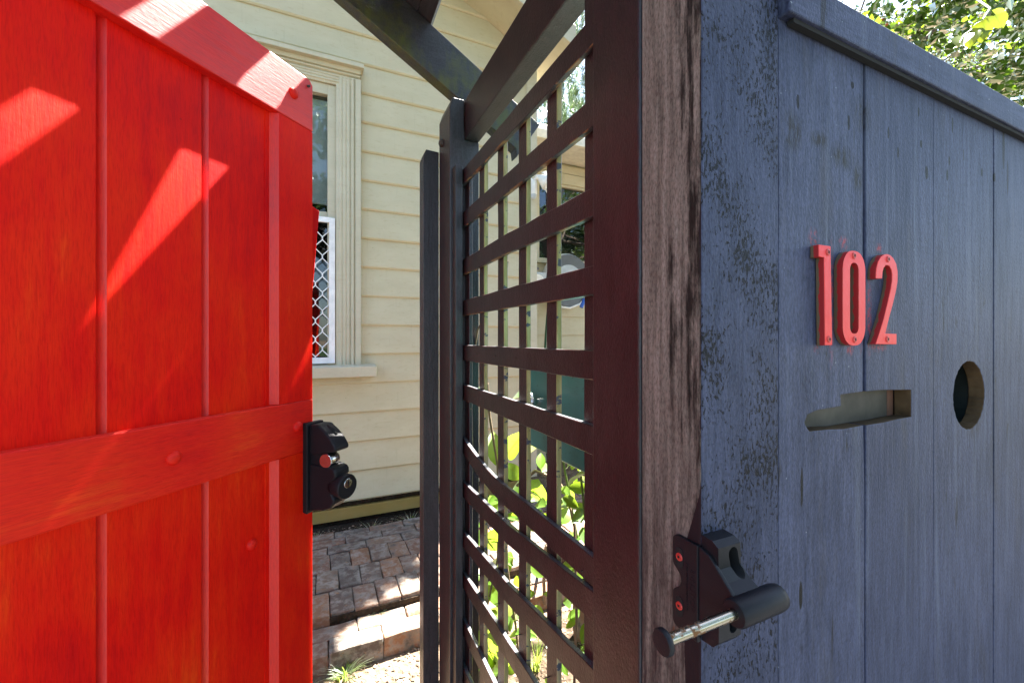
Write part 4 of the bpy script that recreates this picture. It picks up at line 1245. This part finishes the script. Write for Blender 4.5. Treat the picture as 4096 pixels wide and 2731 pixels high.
vine = thing('climbing_vine', (.60, 1.15, 0), 'bright green big leaved climber behind the lattice', 'vine')
U = Under(vine)
for p, q, wr, tl in VINE[:36]:
    place_leaf(vine, 'vine_leaf', (p[0], p[1], p[2] + CZ), (q[0], q[1], q[2] + CZ), wr, tl, vine.location)
rv_ = random.Random(77)
for i in range(55):
    p = Vector((rv_.uniform(.44, .75), rv_.uniform(1.02, 1.42), rv_.uniform(.12, .88)))
    a = rv_.uniform(0, 6.28); q = p + Vector((math.cos(a) * .7, math.sin(a) * .7, rv_.uniform(-.5, .6))) * rv_.uniform(.06, .10)
    place_leaf(vine, 'vine_leaf', p, q, rv_.uniform(.42, .65), rv_.uniform(.1, .8), vine.location)
mb = MB()
for pts, r in (([(.60, 1.2, 0), (.58, 1.24, .35), (.55, 1.27, .7), (.53, 1.265, .886), (.50, 1.25, 1.05), (.44, 1.14, 1.17)], .004),
               ([(.60, 1.12, 0), (.63, 1.08, .45), (.63, 1.07, .80), (.62, 1.10, .885), (.60, 1.15, .89), (.58, 1.22, .83)], .005),
               ([(.62, 1.09, .885), (.64, 1.06, .90), (.66, 1.09, .94)], .003), ([(.64, 1.07, .88), (.655, 1.04, .84), (.66, 1.01, .76), (.66, 1.0, .5), (.64, 1.0, .2)], .004),
               ([(.5, 1.3, .0), (.49, 1.28, .4), (.50, 1.2, .62), (.52, 1.25, .72)], .0035)):
    mb.tube([Vector(p) + Vector((R.gauss(0, .004), R.gauss(0, .004), 0)) for p in pts], r, 'twig', 7)
U.part('stem', mb)
shrub = thing('garden_shrub', (.78, .98, 0), 'yellow green leafy shrub beside the letterbox', 'shrub')
U = Under(shrub)
for p, q, wr, tl in VINE[36:]:
    place_leaf(shrub, 'vine_leaf', (p[0], p[1], p[2] + CZ), (q[0], q[1], q[2] + CZ), wr, tl, shrub.location)
mb = MB()
for i in range(9):
    x, y = .78 + R.uniform(-.03, .03), .98 + R.uniform(-.03, .03)
    tx, ty = .72 + R.uniform(-.14, .14), .95 + R.uniform(-.12, .16)
    h = R.uniform(.72, 1.0)
    mb.tube([(x, y, 0), ((x * .6 + tx * .4), (y * .6 + ty * .4), h * .5), (tx, ty, h)], [.007, .005, .003], 'stem', 7)
    if i < 9:
        for k in range(3):
            hh = h * R.uniform(.5, 1)
            a = R.uniform(0, 6.28); p = Vector((tx, ty, hh)); q = p + Vector((math.cos(a), math.sin(a), R.uniform(-.2, .4))) * R.uniform(.045, .07)
            place_leaf(shrub, 'vine_leaf', p, q, R.uniform(.45, .65), R.uniform(.2, .9), shrub.location)
U.part('stem', mb)

def tuft(name, c, n, h, spread, label, cat='grass', lean=(0, 0), blade=.0022, group=None):
    mb = MB(); rr = random.Random(int(c[0] * 1000) + n)
    for i in range(n):
        a = rr.uniform(0, 6.28); r0 = rr.random() * spread * .35
        b = Vector((c[0] + math.cos(a) * r0, c[1] + math.sin(a) * r0, c[2] - .004))
        d = Vector((math.cos(a), math.sin(a), 0)); L = h * rr.uniform(.45, 1.1); out = spread * rr.uniform(.2, 1.1)
        s_ = Vector((-d.y, d.x, 0)) * blade * rr.uniform(.6, 1.3)
        pts = []
        for k in range(5):
            q = k / 4
            pts.append(b + d * out * q ** 1.7 + Vector((lean[0] * q, lean[1] * q, L * (q - .35 * q * q))))
        for k in range(4):
            w0, w1 = 1 - k / 4.3, 1 - (k + 1) / 4.3
            mb.face([pts[k] - s_ * w0, pts[k] + s_ * w0, pts[k + 1] + s_ * w1, pts[k + 1] - s_ * w1], 'grass', True)
    o = mb.build(name, None, off=tuple(c))
    tag(o, label, cat, group)
    return o
tuft('grass_tuft', (.085, 1.735, 0), 90, .085, .085, 'straggly grass tuft growing against the brick edging', blade=.0026)
tuft('grass_tuft', (.24, 1.955, .07), 60, .035, .05, 'small grass tuft growing between the brick rows')
tuft('grass_tuft', (.30, 2.83, .05), 80, .07, .11, 'dark low weed in the damp soil under the window sill')
tuft('grass_tuft', (.56, 2.86, .05), 80, .08, .12, 'dark wispy weed beside the house footing by the post')
tuft('grass_tuft', (-.03, 2.87, .05), 50, .06, .05, 'small weed at the house footing near the gate latch')
tuft('grass_tuft', (.78, 1.47, 0), 60, .15, .09, 'bright green grass clump behind the lattice')
tuft('grass_tuft', (.62, 1.62, 0), 30, .09, .06, 'thin grass sprouting beside the sunlit bricks behind the lattice')

mb = MB(); mb.tube([(1.0726, 2.02, .02), (1.01, 1.86, .16), (.93, 1.66, .36)], [.009, .008, .006], 'twig', 8)
mb.tube([(.99, 1.78, .0), (.94, 1.70, .18), (.90, 1.6, .40)], [.010, .008, .007], 'bark', 8)
tag(mb.build('dry_branch', None, off=(1.07, 2.02, 0)), 'bare grey branch leaning in the garden behind the lattice', 'branch')
mb = MB(); mb.tube([(.408, .9135, z(.186)), (.408, .925, z(.172)), (.409, .9389, z(.162)), (.410, .9535, z(.136)), (.4045, .958, z(.09))], [.001, .004, .0035, .0025, .002], 'twig', 7)
tag(mb.build('dead_twig', None, off=(.41, .95, z(.10))), 'short pale dead twig caught on a lattice upright', 'twig')
mb = MB(); mb.tube([(.402, 1.050, z(.067)), (.404, 1.085, z(.045)), (.404, 1.116, z(.024)), (.403, 1.128, z(-.01)), (.403, 1.131, z(-.06))], [.0012, .002, .0028, .0026, .0024], 'twig', 7)
tag(mb.build('dead_twig', None, off=(.40, 1.13, z(-.05))), 'long brown dead twig behind the lattice by the far post', 'twig')
rk = bmesh.new(); bmesh.ops.create_icosphere(rk, subdivisions=3, radius=1)
for v in rk.verts: v.co = Vector((v.co.x * .13, v.co.y * .10, v.co.z * .20)) * (1 + .28 * mnoise.noise(v.co * 1.7))
me = bpy.data.meshes.new('garden_rock'); rk.to_mesh(me); rk.free(); me.materials.append(M['brick'])
for p in me.polygons: p.use_smooth = True
o = bpy.data.objects.new('garden_rock', me); COL.objects.link(o); o.location = (1.12, 1.50, .12)
tag(o, 'mossy brown rock in the soil behind the lattice', 'rock')

# ------------------------------------------------------------------ trees
def kite(mb, c, ax, n, L, w, mat):
    y_ = n.cross(ax).normalized()
    mb.face([c, c + ax * L * .45 - y_ * w * .5, c + ax * L - n * L * .12, c + ax * L * .45 + y_ * w * .5], mat)
def rv(rr): 
    while True:
        v = Vector((rr.uniform(-1, 1), rr.uniform(-1, 1), rr.uniform(-1, 1)))
        if .05 < v.length < 1: return v.normalized()
def leafy_crown(clumps, n, size, mat, seed):
    rr = random.Random(seed); mb = MB()
    for i in range(n):
        c, r = rr.choice(clumps)
        d = rv(rr) * r * rr.random() ** .45
        p = Vector(c) + Vector((d.x, d.y, d.z * .75))
        nn = (rv(rr) + Vector((0, 0, .9))).normalized()
        ax = nn.orthogonal().normalized(); ax = Matrix.Rotation(rr.uniform(0, 6.28), 3, nn) @ ax
        s_ = size * rr.uniform(.6, 1.25)
        kite(mb, p, ax, nn, s_, s_ * rr.uniform(.5, .75), mat)
    return mb
rr = random.Random(21)
tree = thing('garden_tree', (3.6, 2.3, 0), 'leafy berry tree with sunlit leaves rising behind the fence', 'tree')
U = Under(tree)
clumps = []
for i in range(120):
    t_ = rr.uniform(2.3, 4.6)
    u = rr.uniform(.62, 1.55); v = rr.uniform(.42, 1.05)
    d = Vector((.4163 + .9092 * u, .9092 - .4163 * u, v))
    p = d * t_ * .95 + Vector((0, 0, CZ))
    clumps.append(((p.x, p.y, p.z), rr.uniform(.14, .34)))
U.part('crown', leafy_crown(clumps, 26000, .058, 'tree_leaf', 5))
over = []
for (q_, zq, tt) in ((.45, -.50, 2.6), (.52, -.62, 2.5), (.14, .03, 2.4), (.07, .12, 2.5), (.02, .19, 2.6), (.10, -.05, 2.7), (.35, -.57, 2.6), (.37, -.66, 2.5), (.39, -.74, 2.6)):
    p = E0 - Vector((gx, gy, 0)) * q_ + Vector((0, 0, z(zq))) + SUNV * tt
    over.append((tuple(p), .085))
for (bx, by) in ((.02, 1.93), (.10, 1.985), (.18, 2.04), (.26, 2.095), (.33, 2.15), (.05, 2.03), (.15, 2.10), (.24, 2.17), (.33, 2.24), (.41, 2.2)):
    p = Vector((bx, by, .11)) + SUNV * 6.0
    over.append((tuple(p), .10))
U.part('sun_blocking_leaves', leafy_crown(over, 2300, .055, 'tree_leaf', 8))  # unseen leaves added along sun rays to shade the gate and bricks
mb = MB(); mb.tube([(3.4, 2.1, 2.9), (3.0, 3.0, 4.6), (2.75, 3.6, 5.3)], [.03, .02, .008], 'bark', 8); U.part('branch', mb)
mb = MB(); mb.tube([(3.4, 2.1, 2.9), (2.6, 2.0, 3.5), (1.7, 1.75, 3.5), (1.1, 1.6, 3.3), (.75, 1.5, 3.05)], [.03, .022, .014, .008, .004], 'bark', 8); U.part('branch', mb)  # both limbs added to carry those shading leaves
mb = MB()
mb.tube([(3.6, 2.3, 0), (3.55, 2.25, 1.2), (3.4, 2.1, 2.2), (3.2, 1.95, 3.0), (2.9, 1.8, 3.9)], [.12, .11, .09, .07, .04], 'bark', 10)
U.part('trunk', mb)
for i in range(26):
    a = Vector((3.4, 2.1, 2.2)) + Vector((rr.uniform(-.3, .1), rr.uniform(-.2, .1), rr.uniform(0, 1.2)))
    b = Vector(rr.choice(clumps)[0]); m_ = (a + b) / 2 + rv(rr) * .18
    mb = MB(); r0 = rr.uniform(.012, .03)
    mb.tube([a, (a + m_) / 2 + rv(rr) * .06, m_, (m_ + b) / 2 + rv(rr) * .06, b], [r0, r0 * .8, r0 * .6, r0 * .4, r0 * .2], 'bark', 7)
    U.part('branch', mb)
for i in range(9):
    d = Vector((1.16 + .012 * i, .57 - .004 * i, .74 + rr.uniform(-.05, .05)))
    p = d * rr.uniform(2.1, 2.4) + Vector((0, 0, CZ))
    mb = MB(); mb.lathe([(.001, -.009), (.007, -.005), (.009, 0), (.007, .005), (.001, .009)], p, (0, 0, 1), 'berry', 10); U.part('berry', mb)
# the long sunlit shoot that hangs forward over the fence
mb = MB(); mb.tube([(2.35, .95, 2.95), (2.1, .72, 2.60), (1.90, .565, 2.33), (1.80, .555, 2.245), (1.749, .574, 2.207), (1.71, .57, 2.17)], [.006, .004, .003, .0022, .0018, .0012], 'stem', 7)
U.part('shoot', mb)
for p, q, w_, tl in (((1.749, .574, 2.207), (1.693, .567, 2.150), .7, .1), ((1.774, .563, 2.217), (1.725, .556, 2.150), .6, .05), ((1.799, .551, 2.255), (1.765, .530, 2.168), .65, .0), ((1.769, .565, 2.232), (1.80, .531, 2.262), .4, .5), ((1.834, .535, 2.267), (1.812, .510, 2.197), .65, .1), ((1.80, .545, 2.23), (1.749, .541, 2.17), .5, .6), ((1.86, .55, 2.30), (1.90, .52, 2.25), .6, .5)):
    p_, q_ = Vector(p), Vector(q)
    place_leaf(tree, 'shoot_leaf', p_, p_ + (q_ - p_) * .8, w_, tl, tree.location)

pine = thing('pine_tree', (7.9, 10.6, 0), 'tall pine with upright needle tufts beyond the house wing', 'pine')
U = Under(pine)
mb = MB(); mb.tube([(7.9, 10.6, 0), (7.9, 10.6, 5), (7.9, 10.6, 10), (7.9, 10.6, 14)], [.22, .18, .12, .04], 'bark', 10); U.part('trunk', mb)
rr = random.Random(4)
nd = MB()
for i in range(850):
    h = rr.uniform(5.6, 10.5) if i % 5 else rr.uniform(4.2, 13.5); a = rr.uniform(0, 6.28); L = (14.2 - h) * .22 + .7
    r = L * rr.uniform(.45, 1)
    p = Vector((7.9 + math.cos(a) * r, 10.6 + math.sin(a) * r, h + .25 * r))
    if i % 30 == 0:
        tw = MB(); tw.tube([(7.9, 10.6, h), (p + Vector((7.9, 10.6, h))) / 2 - Vector((0, 0, .05)), p], [.03, .02, .01], 'bark', 6); U.part('branch', tw)
    for k in range(60):
        q = rr.random(); d = (Vector((math.cos(a) * .25, math.sin(a) * .25, 1)) + rv(rr) * .22).normalized()
        b = p + Vector((0, 0, q * .55)) + rv(rr) * .05
        dd = (d * 1.0 + rv(rr) * .7).normalized(); s_ = dd.orthogonal().normalized() * .018
        e = b + dd * .20
        nd.face([b - s_, b + s_, e], 'pine_leaf')
U.part('crown', nd)

for (x, y, lab, sd) in ((.5, -4.6, 'broad street tree across the road, mirrored in the sash window', 31), (8.0, -5.5, 'dense street tree down the road, mirrored in the wing window', 33)):
    st = thing('street_tree', (x, y, 0), lab, 'tree', 'street trees behind the viewer')
    U = Under(st); rr = random.Random(sd)
    mb = MB(); mb.tube([(x, y, 0), (x + .1, y, 1.5), (x, y + .1, 3.2), (x, y, 5)], [.2, .17, .13, .06], 'bark', 9); U.part('trunk', mb)
    cl = []
    for i in range(46):
        d = rv(rr); cl.append(((x + d.x * 3.3, y + d.y * 2.7, 6.2 + d.z * 2.0), rr.uniform(.4, .95)))
    U.part('crown', leafy_crown(cl, 13000, .18, 'dark_leaf', sd))
